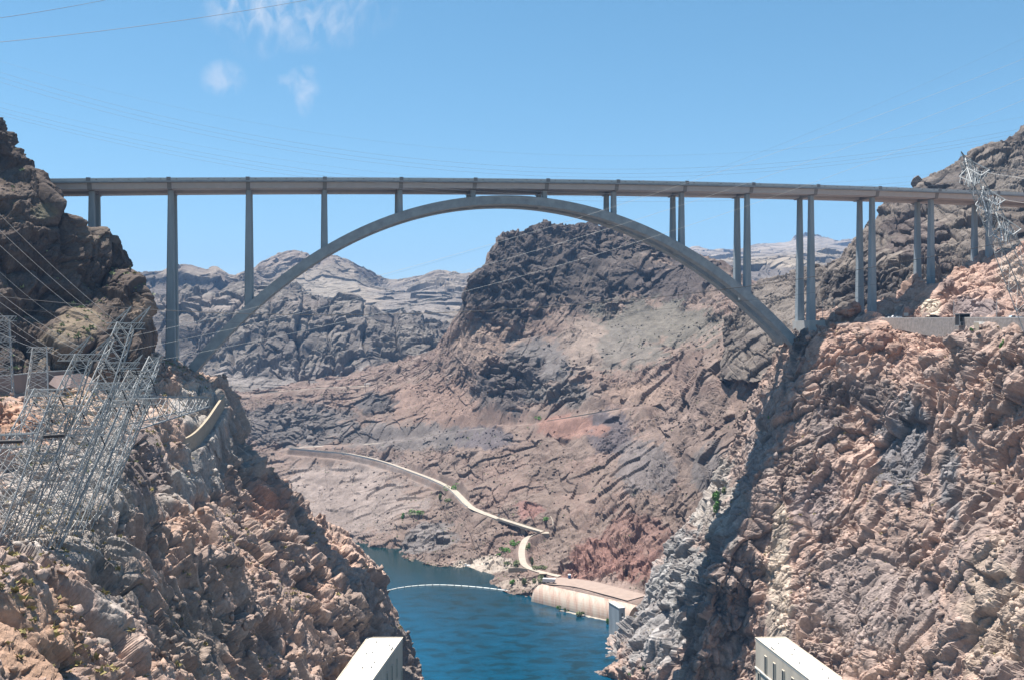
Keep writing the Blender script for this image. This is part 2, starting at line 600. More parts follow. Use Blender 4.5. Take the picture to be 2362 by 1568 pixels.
def pick(px, py, keys=None, r=4):
    """the visible terrain point in that direction"""
    best = None
    for k, d in PATCH.items():
        if keys and k not in keys:
            continue
        m = (np.abs(d['px'] - px) < r) & (np.abs(d['py'] - py) < r)
        if m.any():
            i = np.where(m)[0]
            ys = d['P'][i, 1]
            j = i[np.argmin(ys)]
            if best is None or d['P'][j, 1] < best[1]:
                best = tuple(float(x) for x in d['P'][j])
    if best is None:
        if r < 30:
            return pick(px, py, keys, r * 2)
        return None
    return best

# ------------------------------------------------------------------ terrain
def secw(L, conv=True):
    return [tuple(p) if len(p) == 4 and False else W(*p) for p in L]

def mixed(L):
    """points: (px,py,Y) or ('w',X,Y,Z)"""
    return [tuple(p[1:]) if p[0] == 'w' else W(*p) for p in L]

def wsec(Y, xz):
    return [('w', x, Y, z) for x, z in xz]

# roads that the terrain is benched for
RIVER_ROAD = [WZ(*p) for p in ((672, 1033, 58), (750, 1040, 57), (800, 1045, 56), (850, 1055, 54), (900, 1069, 50), (950, 1087, 46), (1000, 1106, 42.5), (1040, 1126, 39), (1062, 1146, 36.5), (1085, 1168, 34), (1120, 1184, 31.5), (1160, 1199, 29))]
RIVER_TOE = [(x, y - 9, z - 6.0) for x, y, z in RIVER_ROAD[:9]]
UPPER_ROAD = [W(*p) for p in ((690, 1030, 1085), (860, 1022, 1072), (960, 1010, 1040), (1080, 990, 990), (1220, 977, 956), (1330, 959, 917), (1450, 938, 892), (1490, 934, 868))]
BANK_TRACK = [WZ(*p) for p in ((1245, 1226, 25), (1215, 1240, 20), (1204, 1262, 16), (1204, 1288, 13), (1212, 1304, 11.5), (1240, 1316, 10.5), (1290, 1328, 10))]
PAD = [WZ(*p) for p in ((1270, 1338, 10), (1340, 1345, 10), (1410, 1362, 10), (1470, 1378, 10))]
FAR_TRACK = [W(*p) for p in ((520, 917, 1236), (600, 907, 1232), (700, 897, 1228), (800, 891, 1226), (850, 890, 1226))]
RIGHT_ROAD = [('x', 202, 250, 187.5), ('x', 203, 300, 188), ('x', 203, 380, 188.2), ('x', 201, 430, 189.5), ('x', 199, 500, 191.5), ('x', 185, 540, 194)]
RIGHT_ROAD = [p[1:] for p in RIGHT_ROAD]
LEFT_ROAD = [W(*p) for p in ((-120, 884, 330), (0, 876, 335), (90, 868, 345), (165, 863, 356))]

GUARD = [W(*p) for p in ((325, 1008, 352), (372, 1016, 357), (398, 1034, 361), (420, 1046, 365), (448, 1032, 374), (476, 1000, 388), (498, 966, 403), (516, 938, 418))]
# ---- left canyon wall (Arizona side), sections along the river
S = [
    wsec(105, ((-260, 205), (-190, 195), (-135, 165), (-108, 150), (-90, 138), (-74, 112), (-66, 82), (-55, 42), (-40, -6))),
    [(-1000, 800, 170), (-700, 900, 170), (-300, 1150, 165), (-100, 1240, 158), (0, 1255, 152), (110, 1395, 152), (240, 1650, 152), (400, 2200, 152), (600, 3400, 150)],
    [(-600, 700, 260), (-300, 930, 255), (-100, 1080, 240), (40, 1215, 222), (160, 1285, 215), (300, 1400, 215), (440, 1580, 215), (600, 2050, 215), (720, 2620, 215)],
    [(-500, 600, 330), (-200, 840, 320), (30, 945, 305), (180, 1000, 296), (308, 1010, 290), (405, 1170, 292), (530, 1400, 285), (640, 1790, 275), (665, 2140, 275)],
    [(-250, 780, 420), (0, 840, 392), (165, 868, 368), (320, 940, 364), (418, 1024, 362), (495, 1135, 362), (600, 1300, 356), (735, 1560, 345), (752, 1960, 345)],
    [(0, 800, 440), (200, 800, 420), (325, 822, 408), (430, 880, 412), (508, 925, 415), (585, 1080, 414), (690, 1225, 408), (822, 1475, 392), (838, 1760, 392)],
    [(240, 850, 450), (360, 830, 436), (425, 845, 432), (470, 868, 440), (518, 918, 448), (592, 1056, 458), (700, 1165, 465), (868, 1330, 470), (1004, 1640, 462)],
    [(250, 860, 480), (340, 850, 472), (400, 868, 478), (432, 888, 492), (478, 945, 510), (545, 1085, 520), (640, 1195, 526), (775, 1335, 528), (905, 1560, 520)],
    [(200, 900, 540), (260, 880, 540), (300, 880, 545), (330, 900, 560), (350, 960, 600), (400, 1060, 630), (480, 1160, 640), (600, 1260, 640), (740, 1430, 620)],
]
tan, tan2 = (.37, .25, .19), (.275, .205, .17)
patch('S', 'canyon_wall', 'left canyon wall of pinkish broken rock below the pylons', [mixed(s) for s in S], 1.25, 1.1, (17, 7, 3, 1.3, .55),
      (tan, tan2),
      blobs=((170, 1130, 210, 170, (.29, .26, .235)), (480, 1060, 60, 90, (.26, .24, .22)), (560, 1010, 40, 110, (.22, .195, .175)),
             (70, 1460, 120, 130, (.31, .20, .14)), (450, 1460, 80, 90, (.22, .175, .145)), (200, 940, 180, 60, (.34, .25, .19)),
             (40, 980, 70, 60, (.33, .2, .14)), (940, 1500, 50, 110, (.15, .125, .11)), (835, 1420, 60, 90, (.19, .145, .12)), (330, 1080, 45, 90, (.17, .135, .125)),
             (470, 930, 70, 60, (.33, .30, .27)), (620, 1150, 60, 60, (.30, .19, .145)), (260, 1400, 60, 110, (.25, .215, .19))),
      masks=((170, 1120, 180, 130, .3), (300, 930, 200, 70, .35), (90, 960, 140, 90, .3), (480, 1030, 60, 90, .4), (430, 855, 80, 45, .35)),
      dip=(-.5, .05, 1), stretch=1.7, warp=.2, joints=(((-.30, 1, .35), 15, .22), ((-.45, 1, .15), 6, .26), ((-.1, 1, .5), 2.4, .26), ((.35, -.2, 1), 8, .12), ((.45, .2, 1), 3, .16)), roads=((LEFT_ROAD, 5, 7), (GUARD, 2.0, 3)), seed=100, vw=(.4, .6, 1, 1, 1, 1, 1, .8), uw=(.3, .8, 1, 1, 1, 1, 1, .5), streak=.4, lmul=1.28)

# ---- upper left cliffs, in shade; part of it is put into the colour
H = [
    [(-170, 950, 318), (-150, 800, 332), (-150, 650, 352), (-150, 450, 362), (-150, 230, 375), (-150, 170, 410), (-150, 300, 470)],
    [(0, 900, 332), (0, 775, 345), (0, 655, 366), (0, 500, 377), (0, 370, 386), (0, 281, 396), (-30, 400, 470)],
    [(70, 880, 340), (70, 768, 350), (70, 660, 374), (70, 540, 384), (66, 440, 394), (62, 366, 402), (30, 500, 470)],
    [(130, 860, 346), (132, 772, 354), (130, 690, 380), (130, 590, 388), (134, 520, 395), (136, 468, 402), (90, 560, 470)],
    [(210, 850, 356), (212, 770, 366), (210, 690, 396), (208, 620, 402), (208, 560, 408), (206, 510, 416), (160, 600, 470)],
    [(268, 850, 366), (268, 772, 376), (270, 705, 400), (268, 640, 407), (268, 590, 414), (264, 546, 421), (225, 640, 475)],
    [(322, 850, 374), (325, 770, 386), (325, 715, 404), (322, 685, 408), (320, 664, 414), (312, 645, 420), (285, 720, 475)],
    [(338, 855, 386), (342, 800, 400), (342, 765, 409), (340, 748, 413), (338, 736, 417), (333, 727, 422), (310, 780, 475)],
    [(352, 866, 398), (356, 844, 406), (356, 830, 410), (354, 820, 414), (352, 812, 418), (348, 806, 424), (325, 860, 475)],
]
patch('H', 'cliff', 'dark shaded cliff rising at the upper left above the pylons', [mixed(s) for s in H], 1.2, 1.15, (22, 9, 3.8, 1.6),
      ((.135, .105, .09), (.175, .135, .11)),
      blobs=((185, 745, 60, 42, (.34, .265, .19)), (330, 720, 50, 35, (.32, .24, .18)), (250, 530, 70, 45, (.2, .16, .13)), (110, 490, 40, 25, (.22, .2, .14)),  # first zone paints the sunlit slope as a paler tone
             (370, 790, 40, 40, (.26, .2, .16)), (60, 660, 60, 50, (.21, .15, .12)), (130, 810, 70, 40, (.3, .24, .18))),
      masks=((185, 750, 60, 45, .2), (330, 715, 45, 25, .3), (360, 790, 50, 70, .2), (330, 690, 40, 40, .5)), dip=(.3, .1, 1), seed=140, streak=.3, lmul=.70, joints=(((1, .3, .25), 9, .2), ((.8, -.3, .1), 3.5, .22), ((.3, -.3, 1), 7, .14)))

# ---- right canyon wall (Nevada side)
T = [
    wsec(205, ((232, 190), (206, 186), (200, 177), (194, 163), (186, 142), (170, 108), (160, 90), (143, 57), (120, -6))),
    wsec(295, ((225, 190), (197, 185), (191, 175.5), (185, 162), (177, 142), (160, 108), (149, 90), (131, 57), (112, -6))),
    wsec(370, ((222, 190), (194, 184.5), (188, 175.5), (181, 162), (171, 142), (152, 108), (140, 88), (121, 57), (104, -6))),
    wsec(406, ((220, 191), (192, 185), (185, 176), (176, 162), (165, 142), (148, 108), (135, 86), (116, 56), (98, -6))),
    [('w', 218, 465, 192), ('w', 192, 468, 187.5), ('w', 182, 462, 180), ('w', 170, 456, 166), ('w', 153, 448, 142), ('w', 134, 440, 108), ('w', 122, 435, 86), ('w', 108, 433, 50), ('w', 92, 430, -6)],
    [('w', 212, 505, 197), (1915, 732, 488), (1858, 765, 484), (1832, 840, 480), (1800, 955, 468), (1738, 1140, 449), (1692, 1240, 442), (1640, 1380, 436), (1590, 1640, 422)],
    [('w', 212, 520, 197), (1905, 729, 500), (1848, 762, 496), (1822, 840, 489), (1768, 960, 477), (1716, 1140, 464), (1657, 1240, 458), (1606, 1380, 449), (1558, 1640, 433)],
    [('w', 212, 540, 197), (1896, 726, 520), (1840, 764, 516), (1800, 842, 508), (1746, 960, 496), (1680, 1140, 488), (1620, 1240, 480), (1568, 1380, 468), (1522, 1640, 453)],
    [('w', 212, 565, 197), (1890, 724, 545), (1834, 766, 546), (1786, 850, 545), (1738, 960, 560), (1645, 1130, 576), (1555, 1240, 570), (1448, 1440, 556), (1356, 1545, 530)],
    [('w', 212, 600, 197), (1890, 727, 572), (1845, 772, 584), (1805, 862, 604), (1765, 970, 625), (1690, 1140, 640), (1600, 1250, 640), (1500, 1410, 620), (1440, 1500, 600)],
]
patch('T', 'canyon_wall', 'right canyon wall of tan broken rock with pale streaks', [mixed(s) for s in T], 1.2, 1.05, (15, 7, 3, 1.3, .6),
      ((.41, .29, .235), (.31, .235, .20)),
      blobs=((2085, 1020, 55, 110, (.17, .165, .17)), (1985, 905, 80, 35, (.19, .155, .14)), (2190, 1150, 26, 150, (.2, .19, .19)), (1905, 980, 40, 60, (.25, .2, .18)),
             (2010, 1380, 140, 110, (.30, .24, .215)), (1795, 1420, 28, 180, (.50, .41, .33)), (1800, 1250, 20, 90, (.48, .39, .31)), (1690, 1350, 50, 110, (.26, .205, .18)),
             (1500, 1400, 95, 150, (.29, .275, .265)), (1640, 1160, 75, 110, (.33, .295, .26)), (1570, 1300, 60, 120, (.30, .285, .27)), (1760, 1050, 40, 70, (.34, .28, .25)),
             (2050, 790, 190, 45, (.42, .28, .22)), (2300, 1400, 90, 180, (.42, .33, .265)), (1880, 1150, 60, 60, (.30, .235, .215)), (2150, 1250, 60, 80, (.39, .28, .23)),
             (1845, 760, 18, 60, (.10, .09, .085))),  # dark zone paints the shade on the rock cut under the pier
      masks=((2050, 790, 170, 40, .7), (2150, 752, 230, 26, .3), (2300, 790, 60, 50, .5), (1800, 1420, 40, 170, .55), (2010, 1400, 120, 90, .6)),
      dip=(.5, .1, 1), stretch=1.7, warp=.2, joints=(((.35, 1, .35), 15, .20), ((.5, 1, .12), 6, .26), ((.2, 1, .5), 2.4, .26), ((.4, .35, 1), 8, .12), ((.3, -.2, 1), 3, .16)), roads=((RIGHT_ROAD, 5, 2.5),), seed=200, vw=(.35, 1, 1, 1, 1, 1, 1, .6), uw=(.7, 1, 1, 1, 1, 1, 1, 1, .4), streak=.5, lmul=1.04)

# ---- middle hill across the bend
C = [
    [(470, 1330, 1000), (500, 1240, 1010), (520, 1150, 1040), (535, 1080, 1080), (540, 1042, 1095), (543, 1020, 1110), (545, 970, 1150), (545, 930, 1200), (542, 915, 1235), (540, 900, 1290), (538, 882, 1380), (535, 880, 1460)],
    [(700, 1270, 850), (690, 1190, 900), (680, 1110, 985), (668, 1057, 1055), (660, 1034, 1080), (655, 1015, 1100), (645, 965, 1140), (640, 928, 1190), (640, 908, 1230), (640, 897, 1290), (640, 880, 1370), (640, 878, 1450)],
    [(812, 1262, 842), (800, 1233, 873), (800, 1150, 940), (800, 1067, 1030), (800, 1044, 1058), (800, 1025, 1078), (800, 965, 1120), (800, 918, 1170), (800, 899, 1220), (800, 887, 1280), (800, 865, 1380), (800, 862, 1460)],
    [(952, 1292, 770), (950, 1270, 790), (950, 1190, 855), (950, 1112, 940), (950, 1086, 970), (955, 1060, 990), (960, 1010, 1040), (960, 960, 1080), (960, 905, 1120), (965, 865, 1170), (978, 815, 1260), (990, 815, 1380)],
    [(1088, 1325, 730), (1085, 1310, 745), (1080, 1245, 790), (1078, 1185, 820), (1074, 1157, 850), (1075, 1112, 888), (1080, 1035, 945), (1080, 970, 1000), (1070, 890, 1060), (1060, 800, 1110), (1054, 735, 1140), (1072, 720, 1250)],
    [(1135, 1352, 690), (1135, 1332, 712), (1135, 1265, 765), (1130, 1190, 805), (1130, 1172, 830), (1135, 1120, 865), (1140, 1035, 920), (1145, 975, 965), (1120, 890, 1010), (1100, 790, 1065), (1092, 645, 1115), (1112, 640, 1230)],
    [(1190, 1375, 668), (1195, 1350, 684), (1200, 1300, 720), (1205, 1245, 770), (1200, 1200, 795), (1203, 1130, 835), (1210, 1050, 890), (1214, 982, 950), (1210, 900, 1000), (1190, 770, 1075), (1165, 540, 1170), (1180, 570, 1300)],
    [(1275, 1405, 650), (1280, 1372, 664), (1285, 1340, 672), (1310, 1318, 692), (1325, 1250, 735), (1330, 1150, 800), (1330, 1050, 860), (1330, 958, 918), (1320, 870, 975), (1300, 720, 1100), (1255, 517, 1220), (1260, 560, 1350)],
    [(1400, 1440, 618), (1405, 1402, 634), (1410, 1366, 640), (1415, 1338, 656), (1420, 1240, 710), (1430, 1130, 765), (1440, 1010, 835), (1450, 936, 893), (1440, 850, 970), (1410, 690, 1130), (1385, 517, 1240), (1390, 560, 1370)],
    [(1500, 1450, 590), (1500, 1405, 605), (1500, 1385, 625), (1490, 1350, 642), (1500, 1250, 680), (1520, 1150, 715), (1540, 1020, 775), (1550, 940, 825), (1555, 850, 890), (1560, 740, 1030), (1552, 578, 1190), (1556, 600, 1320)],
    [(1600, 1420, 600), (1610, 1350, 610), (1620, 1290, 625), (1630, 1200, 640), (1640, 1130, 655), (1650, 1060, 672), (1660, 980, 700), (1665, 910, 730), (1668, 840, 775), (1665, 740, 930), (1652, 604, 1110), (1656, 610, 1240)],
    [(1720, 1350, 610), (1735, 1250, 612), (1745, 1150, 615), (1755, 1080, 620), (1765, 1020, 628), (1775, 960, 640), (1785, 905, 660), (1790, 865, 690), (1788, 815, 740), (1770, 740, 870), (1728, 655, 1050), (1740, 660, 1200)],
    [(1900, 1300, 640), (1900, 1200, 640), (1900, 1100, 640), (1900, 1000, 645), (1900, 950, 655), (1900, 900, 670), (1900, 860, 690), (1900, 820, 720), (1900, 780, 780), (1895, 740, 900), (1890, 705, 1050), (1890, 710, 1200)],
]
patch('C', 'hillside', 'reddish talus hillside and dark rocky peak across the river bend', [mixed(s) for s in C], 1.15, .8, (24, 10, 4.6, 2.2),
      ((.29, .205, .17), (.245, .183, .152)),
      blobs=((1330, 600, 270, 130, (.125, .105, .095)), (1150, 660, 120, 105, (.125, .105, .095)), (1560, 650, 130, 60, (.12, .10, .095)), (1110, 760, 60, 22, (.14, .115, .105)),
             (1500, 745, 150, 60, (.19, .172, .145)), (1420, 800, 110, 50, (.21, .185, .16)),
             (1125, 790, 90, 45, (.37, .27, .215)), (1240, 840, 90, 60, (.20, .18, .17)), (1345, 790, 50, 60, (.34, .265, .22)), (1000, 930, 140, 60, (.30, .205, .165)),
             (1180, 885, 95, 60, (.165, .14, .13)), (1290, 905, 90, 35, (.2, .175, .16)), (1400, 1300, 110, 55, (.31, .165, .135), .75), (1470, 1230, 90, 50, (.29, .17, .14), .7), (1222, 1172, 36, 26, (.35, .185, .16), .7),
             (1396, 992, 58, 50, (.135, .115, .12)), (1100, 1012, 90, 26, (.15, .13, .135)), (1310, 985, 70, 28, (.37, .215, .17)), (1110, 1305, 75, 22, (.52, .44, .365)), (1200, 1345, 60, 16, (.42, .34, .28)),
             (800, 1140, 190, 95, (.315, .255, .225)), (690, 980, 140, 50, (.185, .165, .155)), (930, 1010, 150, 35, (.22, .19, .175)), (870, 932, 48, 28, (.15, .135, .13)), (1000, 1240, 70, 40, (.25, .22, .205)),
             (1600, 1000, 120, 80, (.255, .19, .16)), (1640, 1090, 60, 60, (.2, .175, .165)), (1490, 1080, 70, 60, (.21, .18, .17)), (1480, 905, 80, 25, (.38, .27, .215)),
             (1370, 1365, 110, 30, (.40, .30, .255))),
      masks=((1500, 745, 170, 60, .12), (1430, 800, 110, 55, .12), (1240, 840, 80, 55, .18), (1130, 800, 90, 45, .3), (1000, 930, 150, 70, .35), (1396, 992, 55, 48, .06), (1100, 1012, 85, 24, .06), (1310, 985, 70, 28, .2),
             (1330, 600, 270, 120, 1.05), (1150, 660, 120, 100, 1.05), (1560, 650, 120, 55, 1.05), (1400, 1290, 110, 55, 1.0), (1260, 900, 150, 40, 1.0), (1370, 1365, 130, 30, .05), (1380, 1410, 120, 40, .05), (800, 1140, 170, 90, .45), (1180, 885, 90, 55, 1.1), (870, 932, 48, 28, 1.2), (700, 975, 140, 50, .9), (1560, 960, 170, 120, 1.0), (1110, 1305, 70, 22, .4)),
      dip=(.5, -.1, 1), stretch=1.3, warp=.08, crk=.12, joints=(((1, .2, .3), 12, .07), ((.7, -.3, .9), 6, .07), ((.3, -.4, 1), 9, .06)), roads=((UPPER_ROAD, 4, 14), (RIVER_TOE, 3, 7), (RIVER_ROAD, 3.0, 3.5), (BANK_TRACK, 3, 5), (PAD, 9, 8), (FAR_TRACK, 7, 14)), seed=300, mask0=.68, lmul=.73)

# ---- upper right hill behind the approach spans
Fs = [
    [(1640, 870, 760), (1655, 815, 772), (1662, 770, 788), (1668, 745, 805), (1672, 738, 820), (1690, 760, 930)],
    [(1740, 870, 680), (1745, 800, 720), (1750, 740, 780), (1750, 690, 840), (1750, 653, 900), (1760, 680, 1050)],
    [(1850, 840, 640), (1850, 775, 665), (1850, 720, 715), (1850, 670, 790), (1850, 626, 870), (1856, 650, 1040)],
    [(1898, 840, 600), (1896, 745, 628), (1897, 695, 650), (1898, 655, 680), (1903, 614, 740), (1915, 650, 950)],
    [(1970, 810, 585), (1970, 720, 602), (1970, 670, 622), (1972, 610, 660), (1972, 554, 715), (1985, 600, 930)],
    [(2060, 800, 575), (2060, 710, 592), (2060, 640, 622), (2062, 560, 672), (2066, 468, 738), (2080, 530, 930)],
    [(2140, 800, 565), (2140, 690, 588), (2140, 600, 632), (2140, 500, 692), (2140, 414, 760), (2150, 500, 950)],
    [(2250, 800, 550), (2250, 650, 588), (2250, 560, 632), (2250, 450, 692), (2252, 342, 770), (2260, 450, 960)],
    [(2361, 800, 535), (2361, 630, 572), (2361, 520, 622), (2361, 400, 702), (2361, 295, 790), (2361, 400, 980)],
    [(2560, 780, 520), (2560, 600, 562), (2560, 480, 622), (2560, 350, 705), (2560, 225, 800), (2560, 350, 980)],
]
patch('F', 'hillside', 'dark rocky hill behind the right approach spans of the bridge', [mixed(s) for s in Fs], 1.1, .85, (20, 8.5, 3.6, 1.7),
      ((.19, .155, .135), (.235, .195, .165)),
      blobs=((2230, 420, 120, 55, (.155, .13, .115)), (2000, 650, 110, 60, (.13, .11, .10)), (1790, 720, 90, 60, (.255, .215, .185)), (2120, 560, 80, 60, (.19, .15, .135)), (2310, 420, 60, 60, (.22, .19, .165))),
      masks=((1780, 720, 80, 60, .6),), dip=(.35, 0, 1), seed=400, joints=(((1, .1, .3), 14, .16), ((.8, -.3, .5), 6, .18), ((.3, -.3, 1), 9, .12)), lmul=.70)

# ---- pink knoll above the right road
Gk = [
    [(1962, 742, 512), (1968, 730, 516), (1975, 722, 520), (1982, 719, 528), (2000, 725, 560)],
    [(2010, 742, 508), (2012, 728, 512), (2014, 716, 517), (2016, 704, 524), (2030, 715, 560)],
    [(2042, 740, 503), (2044, 724, 508), (2045, 708, 514), (2046, 690, 523), (2055, 705, 560)],
    [(2108, 740, 486), (2108, 706, 497), (2108, 668, 510), (2110, 627, 522), (2116, 660, 560)],
    [(2152, 740, 470), (2152, 710, 482), (2152, 682, 496), (2154, 655, 510), (2160, 680, 560)],
    [(2222, 740, 446), (2222, 695, 462), (2222, 650, 488), (2224, 606, 516), (2230, 640, 560)],
    [(2300, 740, 418), (2300, 690, 436), (2300, 635, 472), (2300, 577, 512), (2300, 620, 570)],
    [(2361, 742, 396), (2361, 685, 412), (2361, 610, 455), (2361, 545, 505), (2361, 600, 580)],
    [(2520, 745, 345), (2520, 660, 365), (2520, 570, 420), (2520, 480, 500), (2520, 560, 590)],
]
patch('G', 'hillside', 'pale pink rock knoll above the road at the right', [mixed(s) for s in Gk], 1.0, .95, (18, 8, 3.4, 1.5),
      ((.44, .295, .23), (.385, .265, .215)), blobs=((2150, 715, 22, 22, (.52, .44, .35)), (2255, 710, 60, 25, (.25, .2, .19)), (2180, 660, 18, 18, (.26, .19, .165)), (2340, 640, 50, 60, (.42, .33, .27))),
      masks=((2200, 700, 150, 60, .8),), dip=(.8, 0, 1), seed=450, joints=(((-.5, -.2, 1), 6, .2), ((1, .2, .6), 5, .16)))

# ---- cliffs and valley floor beyond the bend
gx = (280, 420, 500, 560, 680, 800, 920, 1020, 1130)
g_yb = (880, 858, 846, 822, 815, 828, 832, 812, 800)
g_yt = (740, 735, 720, 722, 730, 758, 772, 770, 770)
g_yc = (690, 672, 690, 662, 676, 692, 722, 738, 745)
D = [[W(x, 925, 1235), W(x, 900, 1300), W(x, (900 + b) / 2, 1370), W(x, b, 1440), W(x, (b + t) / 2, 1485), W(x, t, 1535), W(x, c, 1720), W(x, c + 60, 1950)] for x, b, t, c in zip(gx, g_yb, g_yt, g_yc)]
patch('D', 'cliff', 'far hazy blue cliffs above the valley floor on the left', D, 1.05, .95, (44, 19, 8.5, 4),
      ((.185, .16, .145), (.225, .195, .17)), blobs=((640, 870, 330, 30, (.27, .235, .215)), (520, 700, 260, 20, (.25, .21, .185)), (900, 870, 120, 20, (.25, .215, .2))),
      masks=((640, 885, 330, 22, .2), (900, 880, 120, 20, .4)), dip=(.2, 0, 1), mat='rock_far', crk=.12, joints=(((1, .1, .2), 50, .2), ((1, -.2, .3), 20, .22)), seed=500, lmul=.8)

ex = (240, 330, 375, 420, 475, 500, 545, 610, 645, 682, 725, 765, 805, 832, 890, 955, 1010, 1080, 1200)
ey = (655, 632, 622, 606, 622, 616, 640, 606, 588, 581, 590, 586, 596, 612, 646, 645, 637, 641, 655)
Es = [[W(x, 800, 1850), W(x, 740, 1990), W(x, 700, 2130 if x < 560 else 2230), W(x, 660 if y < 640 else (700 + y) / 2, 2300 if x < 560 else 2560), W(x, y, 3000 if 560 < x < 880 else (2500 if x < 560 else 3600)), W(x, y + 60, 4500)] for x, y in zip(ex, ey)]
patch('E', 'mountain', 'far tan desert mountains under the left half of the arch', Es, 1.05, .5, (95, 36, 15, 7, 3.5),
      ((.22, .18, .15), (.27, .225, .185)), blobs=((420, 680, 130, 50, (.17, .145, .13)), (560, 740, 200, 40, (.19, .165, .15)), (690, 600, 90, 25, (.26, .21, .175)), (950, 700, 120, 50, (.23, .2, .18)), (760, 670, 90, 40, (.31, .265, .22))),
      masks=((760, 670, 110, 50, .5),), dip=(.4, 0, 1), mat='rock_far', crk=.1, seed=600, lmul=.82)

e2 = ((1540, 600, 640), (1600, 571, 620), (1640, 581, 610), (1700, 580, 606), (1760, 567, 604), (1810, 566, 600), (1850, 560, 604), (1920, 559, 612), (1960, 559, 618), (2060, 554, 620), (2200, 560, 620))
E2 = [[W(x, 760, 2000), W(x, 700, 2150), W(x, n + 14, 2400), W(x, n, 2600), W(x, n + 8, 3600), W(x, (n + y) / 2, 4800), W(x, y, 6200), W(x, y + 40, 7600)] for x, y, n in e2]
patch('E2', 'mountain', 'distant pale mountain and blue ridge seen between the right bridge columns', E2, 1.1, .5, (200, 80, 32, 13),
      ((.26, .215, .17), (.29, .24, .19)), blobs=((1800, 650, 280, 38, (.16, .14, .13)),), masks=((1800, 580, 300, 18, .35),), dip=(.4, 0, 1), mat='rock_far', crk=.1, seed=640, lmul=.9)

# ---- water, river bed, haze
def plane_obj(name, x0, x1, y0, y1, z, mat, label, kind='structure'):
    me = bpy.data.meshes.new(name)
    me.from_pydata([(x0, y0, z), (x1, y0, z), (x1, y1, z), (x0, y1, z)], [], [(0, 1, 2, 3)])
    me.materials.append(mat)
    o = bpy.data.objects.new(name, me)
    COL.objects.link(o)
    return tag(o, label, kind=kind)

m, nt, b = mat_new('river water')
b.inputs['Roughness'].default_value = .07
b.inputs['IOR'].default_value = 1.33
b.inputs['Specular IOR Level'].default_value = .36
tcn = nt.nodes.new('ShaderNodeTexCoord')
mp = nt.nodes.new('ShaderNodeMapping')
mp.inputs['Scale'].default_value = (.07, .125, 1)
nt.links.new(tcn.outputs['Object'], mp.inputs[0])
nw = nt.nodes.new('ShaderNodeTexNoise')
nw.inputs['Scale'].default_value = 1.0
nw.inputs['Detail'].default_value = 7
nw.inputs['Roughness'].default_value = .6
nw.inputs['Distortion'].default_value = .4
nt.links.new(mp.outputs[0], nw.inputs['Vector'])
rp = nt.nodes.new('ShaderNodeValToRGB')
rp.color_ramp.elements[0].position = .40
rp.color_ramp.elements[0].color = (.002, .028, .044, 1)     # weed beds
rp.color_ramp.elements[1].position = .47
rp.color_ramp.elements[1].color = (.0008, .042, .076, 1)
e = rp.color_ramp.elements.new(.75)
e.color = (.001, .058, .112, 1)
nt.links.new(nw.outputs['Fac'], rp.inputs[0])
# shallower and greener downstream and towards the spillway bank
sx = nt.nodes.new('ShaderNodeSeparateXYZ')
nt.links.new(tcn.outputs['Object'], sx.inputs[0])
sh = nt.nodes.new('ShaderNodeMapRange')
sh.inputs[1].default_value = 590
sh.inputs[2].default_value = 760
nt.links.new(sx.outputs[1], sh.inputs[0])
mw = nt.nodes.new('ShaderNodeMix')
mw.data_type = 'RGBA'
nt.links.new(sh.outputs[0], mw.inputs[0])
nt.links.new(rp.outputs[0], mw.inputs[6])
mw.inputs[7].default_value = (.005, .024, .026, 1)
nt.links.new(mw.outputs[2], b.inputs['Base Color'])
nb = nt.nodes.new('ShaderNodeTexNoise')
nb.inputs['Scale'].default_value = 1.0
nb.inputs['Detail'].default_value = 5
mp2 = nt.nodes.new('ShaderNodeMapping')
mp2.inputs['Scale'].default_value = (.6, 1.3, 1)
nt.links.new(tcn.outputs['Object'], mp2.inputs[0])
nt.links.new(mp2.outputs[0], nb.inputs['Vector'])
bp = nt.nodes.new('ShaderNodeBump')
bp.inputs['Strength'].default_value = .35
bp.inputs['Distance'].default_value = .25
nt.links.new(nb.outputs['Fac'], bp.inputs['Height'])
nt.links.new(bp.outputs[0], b.inputs['Normal'])
M['water'] = m
plane_obj('river', -700, 420, 60, 1120, 0.0, M['water'], 'deep blue river between the canyon walls')
M['bed'] = simple_mat('river bed silt', (.2, .17, .14), .95, .1, .05)
plane_obj('ground', -9000, 9000, -300, 12000, -8.0, M['bed'], 'desert ground under and beyond the canyon')

HAZE = 0.68e-4
def haze():
    m = bpy.data.materials.new('desert haze')
    m.use_nodes = True
    nt = m.node_tree
    nt.nodes.remove(nt.nodes['Principled BSDF'])
    v = nt.nodes.new('ShaderNodeVolumePrincipled')
    v.inputs['Color'].default_value = (.27, .53, 1.0, 1)
    v.inputs['Density'].default_value = HAZE
    v.inputs['Anisotropy'].default_value = 0.0
    nt.links.new(v.outputs[0], nt.nodes['Material Output'].inputs['Volume'])
    mb = MB().box((0, 6000, 640), (19000, 13000, 1300))
    o = mb.build('haze', m)
    return tag(o, 'thin bluish desert haze filling the canyon air', kind='stuff')
haze()

